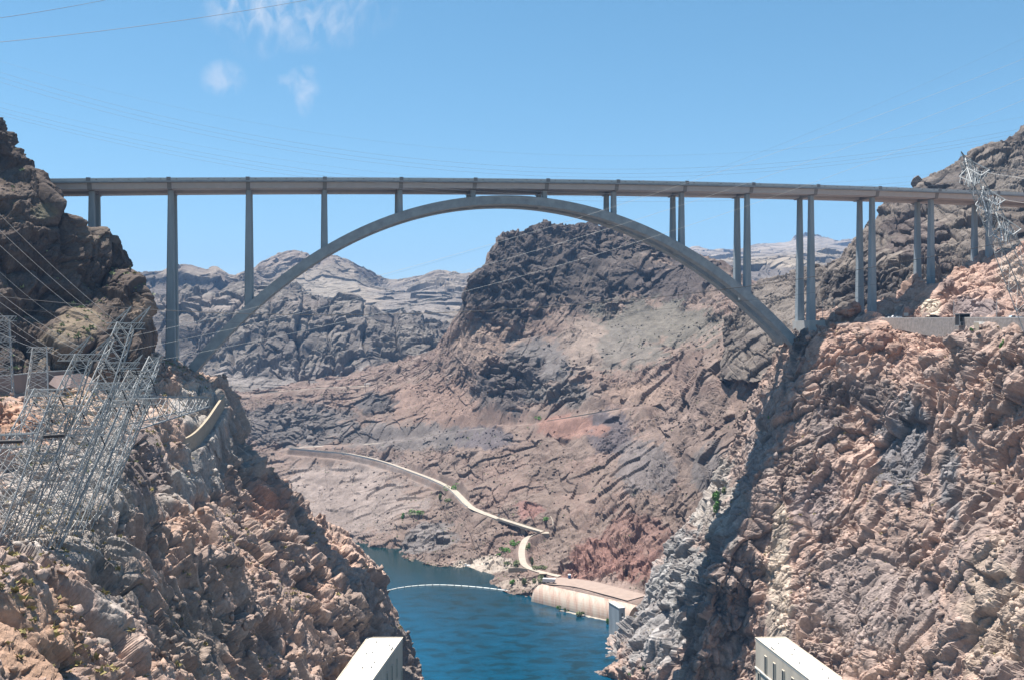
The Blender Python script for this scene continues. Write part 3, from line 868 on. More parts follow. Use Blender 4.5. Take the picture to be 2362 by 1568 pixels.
# ================================================================== THE BRIDGE
TH = math.radians(12.6)
BC, BS = math.cos(TH), math.sin(TH)
BX0, BY0 = -195.9, 433.0
LDIR = Vector((BC, BS, 0))
TDIR = Vector((-BS, BC, 0))
ZUP = Vector((0, 0, 1))
def B(s, t, z):
    return Vector((BX0 + s * BC - t * BS, BY0 + s * BS + t * BC, CAMZ + z))
def ztop(s):
    return -5.203e-5 * s * s + 4.66988e-2 * s + 72.229
def zarch(s):
    return np.polyval([-1.69163989e-08, 1.51655733e-05, -7.87886373e-03, 1.87622924, -82.7128241], s)
PIERS = [3.8, 37.8, 72.5, 107.5, 143.5, 179.6, 216.1, 252.7, 289.8, 326.9, 364.2, 401.0, 437.6, 474.8, 511.5]
BASEZ = {0: 222, 1: 168, 10: 189, 11: 190, 12: 200, 13: 212, 14: 218}
bridge = empty('arch_bridge', B(200, 0, -181), 'long concrete arch bridge with steel girder deck crossing high above the canyon', 'bridge')

mb = MB()
S0, S1 = -48.0, 548.0
st = np.linspace(S0, S1, 60)
for a, b_ in zip(st[:-1], st[1:]):
    mb.frustum(B(a, 0, ztop(a) - 1.9), B(b_, 0, ztop(b_) - 1.9), TDIR * 13.5, ZUP * .32)
mb.build('deck_slab', M['concrete'], bridge)
for t in (-13.3, 13.3):
    mb = MB()
    for a, b_ in zip(st[:-1], st[1:]):
        mb.frustum(B(a, t, ztop(a) - 1.02), B(b_, t, ztop(b_) - 1.02), TDIR * .2, ZUP * .56)
    mb.build('parapet', M['parapet'], bridge)
    mb = MB()
    for a, b_ in zip(st[:-1], st[1:]):
        mb.frustum(B(a, t, ztop(a) - .30), B(b_, t, ztop(b_) - .30), TDIR * .08, ZUP * .06)
    for s_ in np.arange(S0 + 1, S1, 3.0):
        mb.beam(B(s_, t, ztop(s_) - .5), B(s_, t, ztop(s_) - .3), .09)
    mb.build('railing', M['galv'], bridge)
# steel box girders, span by span
PS = [S0] + PIERS + [S1]
for t0 in (-7.6, 7.6):
    for a, b_ in zip(PS[:-1], PS[1:]):
        a2, b2 = a + (.55 if a > S0 else 0), b_ - (.55 if b_ < S1 else 0)
        mb = MB()
        n = 3
        for k in range(n):
            u, v = a2 + (b2 - a2) * k / n, a2 + (b2 - a2) * (k + 1) / n
            prof = [(-3.6, -2.23), (3.6, -2.23), (2.9, -4.75), (-2.9, -4.75)]
            vs = [B(u, t0 + p, ztop(u) + q) for p, q in prof] + [B(v, t0 + p, ztop(v) + q) for p, q in prof]
            mb.add(vs, [(0, 1, 2, 3), (7, 6, 5, 4), (0, 4, 5, 1), (1, 5, 6, 2), (2, 6, 7, 3), (3, 7, 4, 0)])
        mb.build('box_girder', M['steel'], bridge)
for i, s_ in enumerate(PIERS):
    z = ztop(s_)
    # cap beam between the girders, its end showing in the fascia
    mb = MB()
    prof = [(-11.5, -2.24), (11.5, -2.24), (10.6, -5.05), (-10.6, -5.05)]
    vs = [B(s_ - .95, p, z + q) for p, q in prof] + [B(s_ + .95, p, z + q) for p, q in prof]
    mb.add(vs, [(0, 1, 2, 3), (7, 6, 5, 4), (0, 4, 5, 1), (1, 5, 6, 2), (2, 6, 7, 3), (3, 7, 4, 0)])
    mb.build('pier_cap', M['cap'], bridge)
    mb = MB().frustum(B(s_, -13.35, z - 1.62), B(s_, -13.35, z), LDIR * .9, TDIR * .42)
    mb.build('pilaster', M['cap'], bridge)
    for t in (-5.85, 5.85):
        if i in BASEZ:
            zb = BASEZ[i] - CAMZ - 8
        else:
            zb = float(zarch(s_)) - 1.2
        zt = z - 5.05
        ln = zt - zb
        w0, w1 = 1.22, 1.22 + .0125 * ln
        d0, d1 = 1.25, 1.25 + .009 * ln
        ch = .35
        def ring(w, d):
            return [(-w + ch, -d), (w - ch, -d), (w, -d + ch), (w, d - ch), (w - ch, d), (-w + ch, d), (-w, d - ch), (-w, -d + ch)]
        mb = MB()
        vs = [B(s_ + p, t + q, zb) for p, q in ring(w1, d1)] + [B(s_ + p, t + q, zt) for p, q in ring(w0, d0)]
        fs = [(k, (k + 1) % 8, 8 + (k + 1) % 8, 8 + k) for k in range(8)] + [tuple(range(8))[::-1], tuple(range(8, 16))]
        mb.add(vs, fs)
        # lift joints of the precast segments
        nj = max(1, int(ln / 4.5))
        for j in range(1, nj):
            f_ = j / nj
            zz = zb + ln * f_
            w, d = w1 + (w0 - w1) * f_ + .03, d1 + (d0 - d1) * f_ + .03
            vs = [B(s_ + p, t + q, zz - .06) for p, q in ring(w, d)] + [B(s_ + p, t + q, zz + .06) for p, q in ring(w, d)]
            mb.add(vs, fs)
        mb.build('column', M['concrete'], bridge)
# arch ribs and the struts between them
ss = np.linspace(45.5, 355.0, 64)
for t in (-5.85, 5.85):
    mb = MB()
    ring_ = []
    for s_ in ss:
        z0 = float(zarch(s_))
        dz_ = float(zarch(s_ + .5) - zarch(s_ - .5))
        n_ = Vector((-dz_, 1)).normalized()       # (s, z)
        dep = 4.3
        p = [(s_, t - 2.95, z0), (s_, t + 2.95, z0), (s_ - n_.x * dep, t + 2.95, z0 - n_.y * dep), (s_ - n_.x * dep, t - 2.95, z0 - n_.y * dep)]
        ring_.append([B(*q) for q in p])
    for r_ in ring_:
        mb.v += [tuple(x) for x in r_]
    for k in range(len(ss) - 1):
        for j in range(4):
            j2 = (j + 1) % 4
            mb.f.append((4 * k + j, 4 * k + j2, 4 * k + 4 + j2, 4 * k + 4 + j))
    mb.f += [(3, 2, 1, 0), tuple(4 * (len(ss) - 1) + j for j in range(4))]
    mb.build('arch_rib', M['arch'], bridge)
for s_ in PIERS[2:10]:
    z0 = float(zarch(s_))
    mb = MB().frustum(B(s_, -2.95, z0 - 2.4), B(s_, 2.95, z0 - 2.4), LDIR * 1.3, ZUP * 1.5)
    mb.build('arch_strut', M['arch'], bridge)
# skewback footings cut into the rock
MB().frustum(B(38, 0, -30), B(37, 0, -10.2), LDIR * 7, TDIR * 10, LDIR * 4.5, TDIR * 9.5).build('footing', M['wall_grey'], bridge)
MB().frustum(B(368, 0, -6), B(366, 0, 10.5), LDIR * 6, TDIR * 9, LDIR * 4.5, TDIR * 9).build('footing', M['wall_grey'], bridge)
lm = None
for a, b_ in zip(PIERS[:-2], PIERS[1:-1]):
    for k in range(5):
        s_ = a + (b_ - a) * (k + .5) / 5
        c = B(s_, -13.62, ztop(s_) - .95)
        o = MB().frustum(c - ZUP * .18, c + ZUP * .18, LDIR * .3, TDIR * .1).build('light_fixture', M['cap'], bridge) if lm is None else None
        if o is not None:
            lm = (o, c)
        else:
            o = lm[0].copy()
            COL.objects.link(o)
            o.location = Vector(lm[0].location) + (c - lm[1])

# small maintenance car rail on the arch crown
# ---- people on the bridge walkway
def person_proto():
    me = bpy.data.meshes.new('person')
    pts = {'pel': (0, 0, .95), 'bel': (0, 0, 1.12), 'che': (0, 0, 1.36), 'nek': (0, 0, 1.50), 'hed': (0, .01, 1.63), 'top': (0, 0, 1.74),
           'hl': (-.10, 0, .90), 'kl': (-.11, -.01, .50), 'al': (-.11, .02, .09), 'tl': (-.12, -.13, .04), 'hr': (.10, 0, .90), 'kr': (.11, .01, .50), 'ar': (.11, .02, .09), 'tr': (.12, -.13, .04),
           'sl': (-.19, 0, 1.42), 'el': (-.25, .02, 1.14), 'wl': (-.24, -.06, .90), 'fl': (-.23, -.08, .81), 'sr': (.19, 0, 1.42), 'er': (.25, .02, 1.14), 'wr': (.24, -.06, .90), 'fr': (.23, -.08, .81)}
    rad = {'pel': .15, 'bel': .14, 'che': .16, 'nek': .065, 'hed': .10, 'top': .07, 'hl': .11, 'kl': .065, 'al': .045, 'tl': .04, 'sl': .07, 'el': .05, 'wl': .035, 'fl': .03}
    ed = [('pel', 'bel'), ('bel', 'che'), ('che', 'nek'), ('nek', 'hed'), ('hed', 'top'), ('pel', 'hl'), ('hl', 'kl'), ('kl', 'al'), ('al', 'tl'), ('pel', 'hr'), ('hr', 'kr'), ('kr', 'ar'), ('ar', 'tr'),
          ('che', 'sl'), ('sl', 'el'), ('el', 'wl'), ('wl', 'fl'), ('che', 'sr'), ('sr', 'er'), ('er', 'wr'), ('wr', 'fr')]
    ks = list(pts)
    me.from_pydata([pts[k] for k in ks], [(ks.index(a), ks.index(b_)) for a, b_ in ed], [])
    o = bpy.data.objects.new('person', me)
    COL.objects.link(o)
    md = o.modifiers.new('skin', 'SKIN')
    for i, k in enumerate(ks):
        kk = k if k in rad else k[:-1] + 'l'
        me.skin_vertices[0].data[i].radius = (rad[kk], rad[kk] * .85)
        me.skin_vertices[0].data[i].use_root = (k == 'pel')
    o.modifiers.new('sub', 'SUBSURF').levels = 1
    dg = bpy.context.evaluated_depsgraph_get()
    m2 = bpy.data.meshes.new_from_object(o.evaluated_get(dg))
    bpy.data.objects.remove(o)
    return m2
pm = person_proto()
shirts = [((.55, .55, .56), 'white'), ((.08, .10, .20), 'navy'), ((.45, .06, .05), 'red'), ((.02, .02, .025), 'black')]
pvar = []
for c, nm in shirts:
    m3 = pm.copy()
    m3.materials.clear()
    mt = simple_mat(nm + ' shirt', c, .8, .1, 4)
    for q in (M['skin'], mt, M['trousers']):
        m3.materials.append(q)
    for p_ in m3.polygons:
        z_ = p_.center.z
        p_.material_index = 0 if (z_ > 1.48 or (z_ < .98 and abs(p_.center.x) > .19)) else (1 if z_ > .97 else 2)
    pvar.append((m3, nm))
walkers = [(17.0, 0), (28.8, 1), (29.7, 3), (262.6, 3), (264.0, 1), (266.2, 2), (327.9, 0), (330.5, 3), (383, 1), (404.5, 0), (411, 2), (432, 3), (452, 1)]
wlab = ['left end of the deck', 'left bridge deck, left of a close pair', 'left bridge deck, right of a close pair', 'deck right of the arch crown, left of three', 'deck right of the arch crown, middle of three', 'deck right of the arch crown, right of three',
        'deck at the pilaster above the last arch columns', 'deck just right of the last arch columns', 'deck midway between the tall right columns', 'deck beside the third pilaster from the right', 'right deck before the dark hill', 'right deck in front of the dark hill', 'right deck near the leaning pylon']
for (s_, k), wl_ in zip(walkers, wlab):
    o = bpy.data.objects.new('person', pvar[k][0])
    o.location = B(s_, -12.75, ztop(s_) - 1.58)
    o.rotation_euler = (0, 0, TH + random.uniform(-.6, .6))
    COL.objects.link(o)
    tag(o, 'tiny person in %s on the %s' % (pvar[k][1], wl_), 'person', 'people on the bridge walkway')

# ================================================================== ROADS, WALLS
def ribbon(name, pts, width, mat, label, side=1, dz=0.0):
    """road sheet: pts = camera-side edge, width to the far side"""
    P_ = [Vector(p) for p in pts]
    vs, fs = [], []
    for i, p in enumerate(P_):
        d = (P_[min(i + 1, len(P_) - 1)] - P_[max(i - 1, 0)])
        d.z = 0
        d.normalize()
        n = Vector((-d.y, d.x, 0)) * side
        w = width[i] if isinstance(width, (list, tuple)) else width
        vs += [p + ZUP * dz - n * w * .5, p + ZUP * dz + n * w * .5]
        if i:
            fs.append((2 * i - 2, 2 * i, 2 * i + 1, 2 * i - 1))
    mb = MB().add(vs, fs)
    o = mb.build(name, mat)
    return tag(o, label, kind='structure')

def dense(pts, n=5):
    out = []
    for i in range(len(pts) - 1):
        for k in range(n):
            p0, p1, p2, p3 = (Vector(pts[max(i - 1, 0)]), Vector(pts[i]), Vector(pts[i + 1]), Vector(pts[min(i + 2, len(pts) - 1)]))
            t = k / n
            out.append(.5 * (2 * p1 + (p2 - p0) * t + (2 * p0 - 5 * p1 + 4 * p2 - p3) * t * t + (3 * p1 - p0 - 3 * p2 + p3) * t ** 3))
    out.append(Vector(pts[-1]))
    return out

def wall_strip(name, pts, up, down, thick, mat, label, cat, cap=None, off=0.0, capw=None):
    """free-standing or retaining wall along pts"""
    root = empty(name, pts[len(pts) // 2], label, cat)
    P_ = [Vector(p) for p in pts]
    def run(z0, z1, th, nm, mt, extra=0):
        mb = MB()
        o0 = 0
        for i, p in enumerate(P_):
            d = (P_[min(i + 1, len(P_) - 1)] - P_[max(i - 1, 0)])
            d.z = 0
            d.normalize()
            n = Vector((-d.y, d.x, 0))
            dn = z0[i] if isinstance(z0, list) else z0
            c = p - n * off
            mb.v += [tuple(c - n * th / 2 + ZUP * dn), tuple(c + n * th / 2 + ZUP * dn), tuple(c + n * th / 2 + ZUP * z1), tuple(c - n * th / 2 + ZUP * z1)]
            if i:
                for j in range(4):
                    j2 = (j + 1) % 4
                    mb.f.append((4 * i - 4 + j, 4 * i - 4 + j2, 4 * i + j2, 4 * i + j))
        n4 = 4 * (len(P_) - 1)
        mb.f += [(3, 2, 1, 0), (n4, n4 + 1, n4 + 2, n4 + 3)]
        return mb.build(nm, mt, root)
    dn = [-d for d in down] if isinstance(down, list) else -down
    run(dn, up, thick, 'wall', mat)
    if cap is not None:
        run(up + .003, up + .28, capw or thick + .3, 'coping', cap)
    return root

rr = dense(RIVER_ROAD, 5)
ribbon('road', [p + ZUP * .1 for p in rr], [6.6 if i > 30 else 5.6 for i in range(len(rr))], M['road'], 'pale dirt road ramping down above the river on the far bank')
ke = rr[:46]
wall_strip('retaining_wall', ke, .75, [6.5 if i < 24 else (4.5 if i < 36 else 3) for i in range(len(ke))], .7, M['wall_grey'], 'long grey concrete retaining wall under the far bank road', 'wall', M['road'], off=3.1, capw=.5)
ke2 = rr[51:]
wall_strip('retaining_wall', ke2, .6, [4 + .3 * i for i in range(len(ke2))], .7, M['wall_tan'], 'tan retaining wall below the road beside the small pier bridge', 'wall', off=3.4)
ur = dense(UPPER_ROAD, 5)
for p in ur:
    p.z += .1
ribbon('road', [p - ZUP * .35 for p in ur], 6.5, M['road'], 'narrow dirt bench road halfway up the reddish hillside')
wall_strip('retaining_wall', ur[22:30], .4, 3, .6, M['road'], 'pale edge wall on the hillside road above grey spoil', 'wall', off=3.3)
bt = dense(BANK_TRACK, 6)
ribbon('road', [p + ZUP * .15 for p in bt], 5.2, M['road'], 'pale curving track from the pier bridge down to the gravel pad')
ft = dense(FAR_TRACK, 5)
ribbon('road', [p - ZUP * .2 for p in ft], 12, M['road'], 'far pale track crossing the valley floor below the blue cliffs')

# small bridge of the far bank road
fb = empty('footbridge', WZ(1205, 1215, 26), 'short tan concrete road bridge on two piers beside the river', 'bridge')
dk = dense([WZ(1152, 1196, 30), WZ(1190, 1208, 28), WZ(1225, 1219, 26.2), WZ(1250, 1226, 25)], 3)
mb = MB()
for a, b_ in zip(dk[:-1], dk[1:]):
    d = (b_ - a); d.z = 0; d.normalize()
    mb.frustum(a, b_, Vector((-d.y, d.x, 0)) * 3.6, ZUP * .5)
mb.build('deck', M['road'], fb)
for side in (-1, 1):
    mb = MB()
    for a, b_ in zip(dk[:-1], dk[1:]):
        d = (b_ - a); d.z = 0; d.normalize()
        n = Vector((-d.y, d.x, 0)) * 3.45 * side
        mb.frustum(a + n + ZUP * .85, b_ + n + ZUP * .85, Vector((-d.y, d.x, 0)) * .15, ZUP * .345)
    mb.build('parapet', M['wall_tan'], fb)
for (px, py, zb) in ((1167, 1204, 6), (1206, 1216, 4)):
    c = Vector(WZ(px, py, 28 if px < 1180 else 26.4)) + Vector((0, 2.5, 0))
    mb = MB().frustum((c.x, c.y, zb), (c.x, c.y, c.z - .6), (2.0, 0, 0), (0, 2.6, 0), (1.7, 0, 0), (0, 2.4, 0))
    mb.build('pier', M['wall_tan'], fb)
c = Vector(WZ(1250, 1226, 25))
MB().box(c + Vector((2.5, 0, -2.4)), (6, 7, 4)).build('abutment', M['wall_tan'], fb)
lw = wall_strip('stone_wall', dense([WZ(1172, 1312, 11), WZ(1196, 1311, 11), WZ(1216, 1314, 11)], 3), 1.0, 2.5, .6, M['wall_tan'], 'low pale stone wall between the track and the river rubble', 'wall')

# gravel pad sheet already cut in the rock: spread gravel
pd = [Vector(p) for p in PAD]
ribbon('road', [p + ZUP * .12 for p in dense(PAD, 4)], 20, M['gravel'], 'pinkish gravel pad above the curved concrete river wall')

# ---- left masonry guard wall
gw = dense([W(330, 990, 352), W(372, 996, 356), W(398, 1012, 360), W(420, 1022, 364), W(448, 1008, 373), W(476, 978, 387), W(498, 946, 402), W(516, 920, 417)], 4)
wall_strip('guard_wall', gw, 1.6, 7.0, .7, M['wall_tan'], 'tan stone guard wall curving along the lip of the left cliff', 'wall', simple_mat('tan coping stone', (.38, .315, .23), .9, .1, 1), capw=1.0)
lr = dense([W(-120, 872, 322), W(0, 872, 327), W(90, 864, 337), W(168, 859, 349)], 4)
wall_strip('retaining_wall', lr, .8, 5.5, .9, simple_mat('brown grey retaining wall', (.2, .165, .15), .9, .15, .3, streak=True), 'brownish retaining wall below the road behind the pylons', 'wall', M['parapet'], capw=.5)
ribbon('road', [Vector(p) + ZUP * .0 for p in dense(LEFT_ROAD, 4)], 8, M['asphalt'], 'road behind the pylons at the foot of the dark cliff')
# pinkish concrete wing wall at its end
mb = MB().extrude([W(126, 866, 340), W(168, 862, 342), W(160, 893, 338), W(132, 896, 337), W(112, 884, 336)], (2, 4, 0))
tag(mb.build('wing_wall', simple_mat('pinkish concrete', (.30, .22, .195), .9, .12, .4, streak=True)), 'pinkish concrete wing wall behind the lattice pylons', 'wall')

# ---- right road, parapet and retaining walls
ribbon('road', [Vector(p) + ZUP * .1 for p in dense(RIGHT_ROAD, 4)], 11, M['asphalt'], 'road on the shelf above the right canyon wall')
rw = dense([(172, 518, 194.2), (188, 508, 192.8), (191, 470, 191.9), (192, 430, 191.0), (193.5, 395, 190.3), (195, 360, 189.5), (197, 310, 188.6)], 5)
rwall = wall_strip('retaining_wall', [p - ZUP * 1.0 for p in rw], .9, [6.0 + 1.5 * math.sin(i * .5) for i in range(len(rw))], .8, simple_mat('grey brown rubble masonry', (.27, .235, .215), .95, .3, .7, bump=.15), 'grey stone retaining wall with parapet along the right road', 'wall', M['wall_grey'], capw=.7)
mb = MB().extrude([W(2246, 742, 390), W(2316, 743, 378), W(2300, 768, 377), W(2276, 800, 377), W(2266, 872, 378), W(2247, 872, 388)], (5, 8, 0))
tag(mb.build('buttress_wall', simple_mat('pale formed concrete', (.32, .305, .285), .9, .07, .35, streak=True)), 'tall pale concrete wall wedged in a cleft below the right road', 'wall')
mb = MB().extrude([W(2245, 744, 383), W(2257, 744, 380), W(2257, 866, 378), W(2248, 880, 380)], (1.5, 3, 0))
tag(mb.build('concrete_rib', M['wall_tan']), 'narrow tan concrete rib left of the tall pale wall', 'wall')

# hoist house on the right parapet
hc = Vector(W(2219, 738, 404))
hh = empty('hoist_house', hc - ZUP * 2.5, 'dark open steel hoist house on the right road parapet', 'shed')
dk_ = simple_mat('dark steel and culvert shade', (.028, .026, .025), .6, .2, 1)
MB().box(hc + Vector((0, 0, 2.45)), (5.0, 4.4, .3)).build('roof', M['galv_dark'], hh)
MB().box(hc + Vector((0, 0, -2.45)), (4.8, 4.2, .3)).build('floor', M['galv_dark'], hh)
MB().box(hc + Vector((0, 1.9, 0)), (4.4, .15, 4.58)).build('back_wall', dk_, hh)
MB().box(hc + Vector((-2.2, 0, 0)), (.15, 3.6, 4.58)).build('side_wall', dk_, hh)
MB().box(hc + Vector((2.2, 0, 0)), (.15, 3.6, 4.58)).build('side_wall', dk_, hh)
for dx in (-2.2, 2.2):
    MB().box(hc + Vector((dx, -2.0, 0)), (.22, .22, 4.58)).build('post', M['galv_dark'], hh)
gwk = empty('walkway_platform', hc + Vector((5.4, 0, -2.6)), 'steel walkway platform with railing right of the hoist house', 'platform')
MB().box(hc + Vector((5.4, -.3, -2.6)), (5.6, 2.6, .3)).build('deck', M['galv_dark'], gwk)
for zz in (-1.5, -.9):
    MB().beam(hc + Vector((-2.0, -2.35, zz)), hc + Vector((8.1, -1.6, zz)), .12).build('rail', M['galv_dark'], gwk)
for k in range(8):
    MB().box(hc + Vector((-2.0 + k * 1.43, -2.3 + .1 * k, -1.7)), (.14, .14, 1.7)).build('post', M['galv'], gwk)

# ================================================================== POWERHOUSES
def powerhouse(a_r, a_l, b_r, b_l, z, zbase, face, label, slots, course=None):
    """roof corners: far river-side, far cliff-side, near river-side, near cliff-side"""
    root = empty('powerhouse', (a_r[0], a_r[1], zbase), label, 'building')
    C_ = [Vector((p[0], p[1], 0)) for p in (a_r, a_l, b_l, b_r)]
    mb = MB()
    vs = [c + ZUP * zbase for c in C_] + [c + ZUP * (z - .9) for c in C_]
    mb.add(vs, [(0, 1, 5, 4), (1, 2, 6, 5), (2, 3, 7, 6), (3, 0, 4, 7), (3, 2, 1, 0)])
    mb.build('wall', M['cream'], root)
    cen = sum(C_, Vector()) / 4
    lip = [c + (c - cen).normalized() * .45 for c in C_]
    NP = 13
    for k in range(NP):
        q = [lip[0].lerp(lip[3], k / NP + .0006), lip[1].lerp(lip[2], k / NP + .0006), lip[1].lerp(lip[2], (k + 1) / NP - .0006), lip[0].lerp(lip[3], (k + 1) / NP - .0006)]
        for a_, b_ in ((0, .5), (.5, 1)):
            e0, e1 = (.003 if a_ else 0), (0 if a_ else .003)
            qq = [q[0].lerp(q[1], a_ + e0), q[0].lerp(q[1], b_ - e1), q[3].lerp(q[2], b_ - e1), q[3].lerp(q[2], a_ + e0)]
            MB().add([c + ZUP * (z - .897) for c in qq] + [c + ZUP * (z - .015 * ((k * 7 + int(a_ * 2) * 3) % 4)) for c in qq], [(0, 1, 5, 4), (1, 2, 6, 5), (2, 3, 7, 6), (3, 0, 4, 7), (3, 2, 1, 0), (4, 5, 6, 7)]).build('roof_slab', M['roof'], root)
    # low kerb round the roof
    mb = MB()
    for i in range(4):
        mb.beam(lip[i] * .995 + cen * .005 + ZUP * (z + .12), lip[(i + 1) % 4] * .995 + cen * .005 + ZUP * (z + .12), .35, .236)
    mb.build('roof_kerb', M['cream'], root)
    d = (C_[3] - C_[0]).normalized()
    n = Vector((d.y, -d.x, 0))
    if n.x * face < 0:
        n = -n
    for (u, zt, zb) in slots:
        c = C_[0] + d * u + n * .06
        w = MB().frustum(c + ZUP * zb, c + ZUP * zt, d * .75, n * .08).build('window', M['glass_dark'], root)
        fr = MB()
        for sd in (-1, 1):
            fr.frustum(c + d * sd * .92 + ZUP * (zb - .3) + n * .1, c + d * sd * .92 + ZUP * (zt + .3) + n * .1, d * .16, n * .22)
        fr.frustum(c - d * .76 + ZUP * (zt + .16) + n * .1, c + d * .76 + ZUP * (zt + .16) + n * .1, n * .22, ZUP * .15)
        fr.build('frame', M['cream'], w)
    if course:
        MB().frustum(C_[0] + n * .2 - d * .2 + ZUP * course, C_[3] + n * .2 + ZUP * course, n * .22, ZUP * .3).build('string_course', M['roof'], root)
    random.seed(int(z * 7) + face)
    for k in range(7):
        u = random.uniform(.06, .75)
        v = random.uniform(.2, .8)
        p = (C_[0] * (1 - v) + C_[1] * v) * (1 - u) + (C_[3] * (1 - v) + C_[2] * v) * u + ZUP * z
        mb = MB().tube([p - ZUP * .1, p + ZUP * .45, p + ZUP * .5], [.22, .22, .38], 8)
        mb.build('roof_vent', M['galv_dark'], root)
    for k in range(3):
        p = C_[0] + d * (14 + 1.3 * k) - n * .8 + ZUP * (z + .45)
        MB().box(p, (.4, .4, .6)).build('roof_fitting', M['galv_dark'], root)
    return root
fL = lambda u: u
powerhouse((-46.0, 396, 0), (-60.7, 396, 0), (-56.5, 300, 0), (-68, 300, 0), 56.0, -2, 1, 'cream powerhouse with white roof at the foot of the left cliff, partly in cliff shadow',
           [(11.3 + 8.4 * k, 51.1, 43.3) for k in range(9)] + [(2.4, 43.0, 38)], None)
powerhouse((102.4, 396, 0), (115.1, 396.5, 0), (116.4, 300, 0), (129.1, 300, 0), 56.0, -2, -1, 'cream powerhouse with white roof at the foot of the right cliff, fully sunlit',
           [(10.6 + 8.4 * k, 51.6, 44.6) for k in range(9)] + [(3.9, 42.5, 38)], 43.7)

# ================================================================== RIVER WORKS
# curved concrete river wall in panels
sp_root = empty('spillway_wall', WZ(1330, 1405, 0), 'long curved cream concrete river wall with orange stains', 'wall')
m, nt, b = mat_new('stained spillway concrete')
b.inputs['Roughness'].default_value = .85
tcn = nt.nodes.new('ShaderNodeTexCoord')
mp = nt.nodes.new('ShaderNodeMapping')
mp.inputs['Rotation'].default_value = (0, 0, math.radians(-41))
mp.inputs['Scale'].default_value = (.32, .03, .03)
nt.links.new(tcn.outputs['Object'], mp.inputs[0])
nn = nt.nodes.new('ShaderNodeTexNoise')
nn.inputs['Scale'].default_value = 1
nn.inputs['Detail'].default_value = 6
nn.inputs['Roughness'].default_value = .65
nt.links.new(mp.outputs[0], nn.inputs['Vector'])
cr = nt.nodes.new('ShaderNodeValToRGB')
cr.color_ramp.elements[0].position = .32
cr.color_ramp.elements[0].color = (.25, .165, .13, 1)
cr.color_ramp.elements[1].position = .46
cr.color_ramp.elements[1].color = (.40, .28, .22, 1)
e_ = cr.color_ramp.elements.new(.56)
e_.color = (.42, .345, .28, 1)
e_ = cr.color_ramp.elements.new(.7)
e_.color = (.46, .395, .33, 1)
nt.links.new(nn.outputs['Fac'], cr.inputs[0])
nt.links.new(cr.outputs[0], b.inputs['Base Color'])
M['spill'] = m
pA, pB = Vector(WZ(1224, 1386, 0)), Vector(WZ(1446, 1440, 0))
dAB = (pB - pA).normalized()
nAB = Vector((dAB.y, -dAB.x, 0))
if nAB.y > 0:
    nAB = -nAB            # towards the river
LAB = (pB - pA).length
cuts = [0, .14, .27, .37, .40, .52, .64, .76, .80, 1.0]
for a, b_ in zip(cuts[:-1], cuts[1:]):
    mb = MB()
    K = 10
    for e2_ in (a * LAB + .04, b_ * LAB - .04):
        for k in range(K + 1):
            th = math.pi / 2 * k / K
            q = pA + dAB * e2_ - nAB * (9.5 * (1 - math.cos(th))) + ZUP * (-1.5 + 11.2 * math.sin(th))
            mb.v.append(tuple(q))
        mb.v.append(tuple(pA + dAB * e2_ - nAB * 12.5 + ZUP * 9.7))
        mb.v.append(tuple(pA + dAB * e2_ - nAB * 12.5 + ZUP * -1.5))
    n = K + 3
    for k in range(n):
        k2 = (k + 1) % n
        mb.f.append((k, k2, n + k2, n + k))
    mb.f += [tuple(range(n))[::-1], tuple(range(n, 2 * n))]
    mb.build('panel', M['spill'], sp_root)

# gate tower at its downstream... right end
gt = empty('gate_tower', WZ(1413, 1484, 0), 'grey concrete gate tower with dark slot at the end of the river wall', 'tower')
g0 = Vector((63.5, 558.0, 0))
ux, uy = Vector((.94, .34, 0)), Vector((-.34, .94, 0))
def gbox(u0, u1, v0, v1, z0, z1, name, mat):
    c0 = g0 + ux * (u0 + u1) / 2 + uy * (v0 + v1) / 2
    return MB().frustum(c0 + ZUP * z0, c0 + ZUP * z1, ux * (u1 - u0) / 2, uy * (v1 - v0) / 2).build(name, mat, gt)
gbox(-.6, 4.4, -.6, 12, -3, 3.5, 'base', M['wall_grey'])
gbox(0, 1.0, 0, 1.2, 3.5, 22, 'jamb', M['concrete'])
gbox(2.8, 3.8, 0, 1.2, 3.5, 22, 'jamb', M['concrete'])
gbox(1.0, 2.8, 0, 1.2, 15, 22, 'lintel', M['concrete'])
gbox(1.1, 2.7, .7, 1.0, 3.5, 15, 'gate', simple_mat('dark gate steel', (.05, .048, .045), .6, .2, .6))
gbox(0, 3.8, 1.2, 14, 3.5, 22, 'body', M['concrete'])
gbox(-.2, 4.0, -.2, 14.2, 22, 22.5, 'roof', M['parapet'])
w_ = gbox(1.6, 2.2, -.06, .1, 17.2, 19.4, 'window', M['glass_dark'])
gbox(3.75, 3.86, 8, 9, 19.4, 20.4, 'window', M['glass_dark'])

# floating boom
bm_ = empty('floating_boom', WZ(1050, 1350, 0), 'curved line of white floats across the river', 'boom')
bp_ = dense([WZ(888, 1363, .2), WZ(915, 1356, .2), WZ(960, 1350, .2), WZ(1010, 1348, .2), WZ(1060, 1350, .2), WZ(1110, 1354, .2), WZ(1160, 1360, .2), WZ(1226, 1368, .2)], 12)
acc, last = 0, bp_[0]
seg = [bp_[0]]
for p in bp_[1:]:
    acc += (p - last).length
    last = p
    seg.append(p)
    if acc > 5.0:
        q0, q1 = seg[0], seg[-1]
        MB().tube([q0.lerp(q1, .06), q0.lerp(q1, .94)], .5, 8).build('float', M['float'], bm_)
        seg = [p]
        acc = 0
MB().tube(bp_, .07, 5).build('cable', M['wire_dark'], bm_)

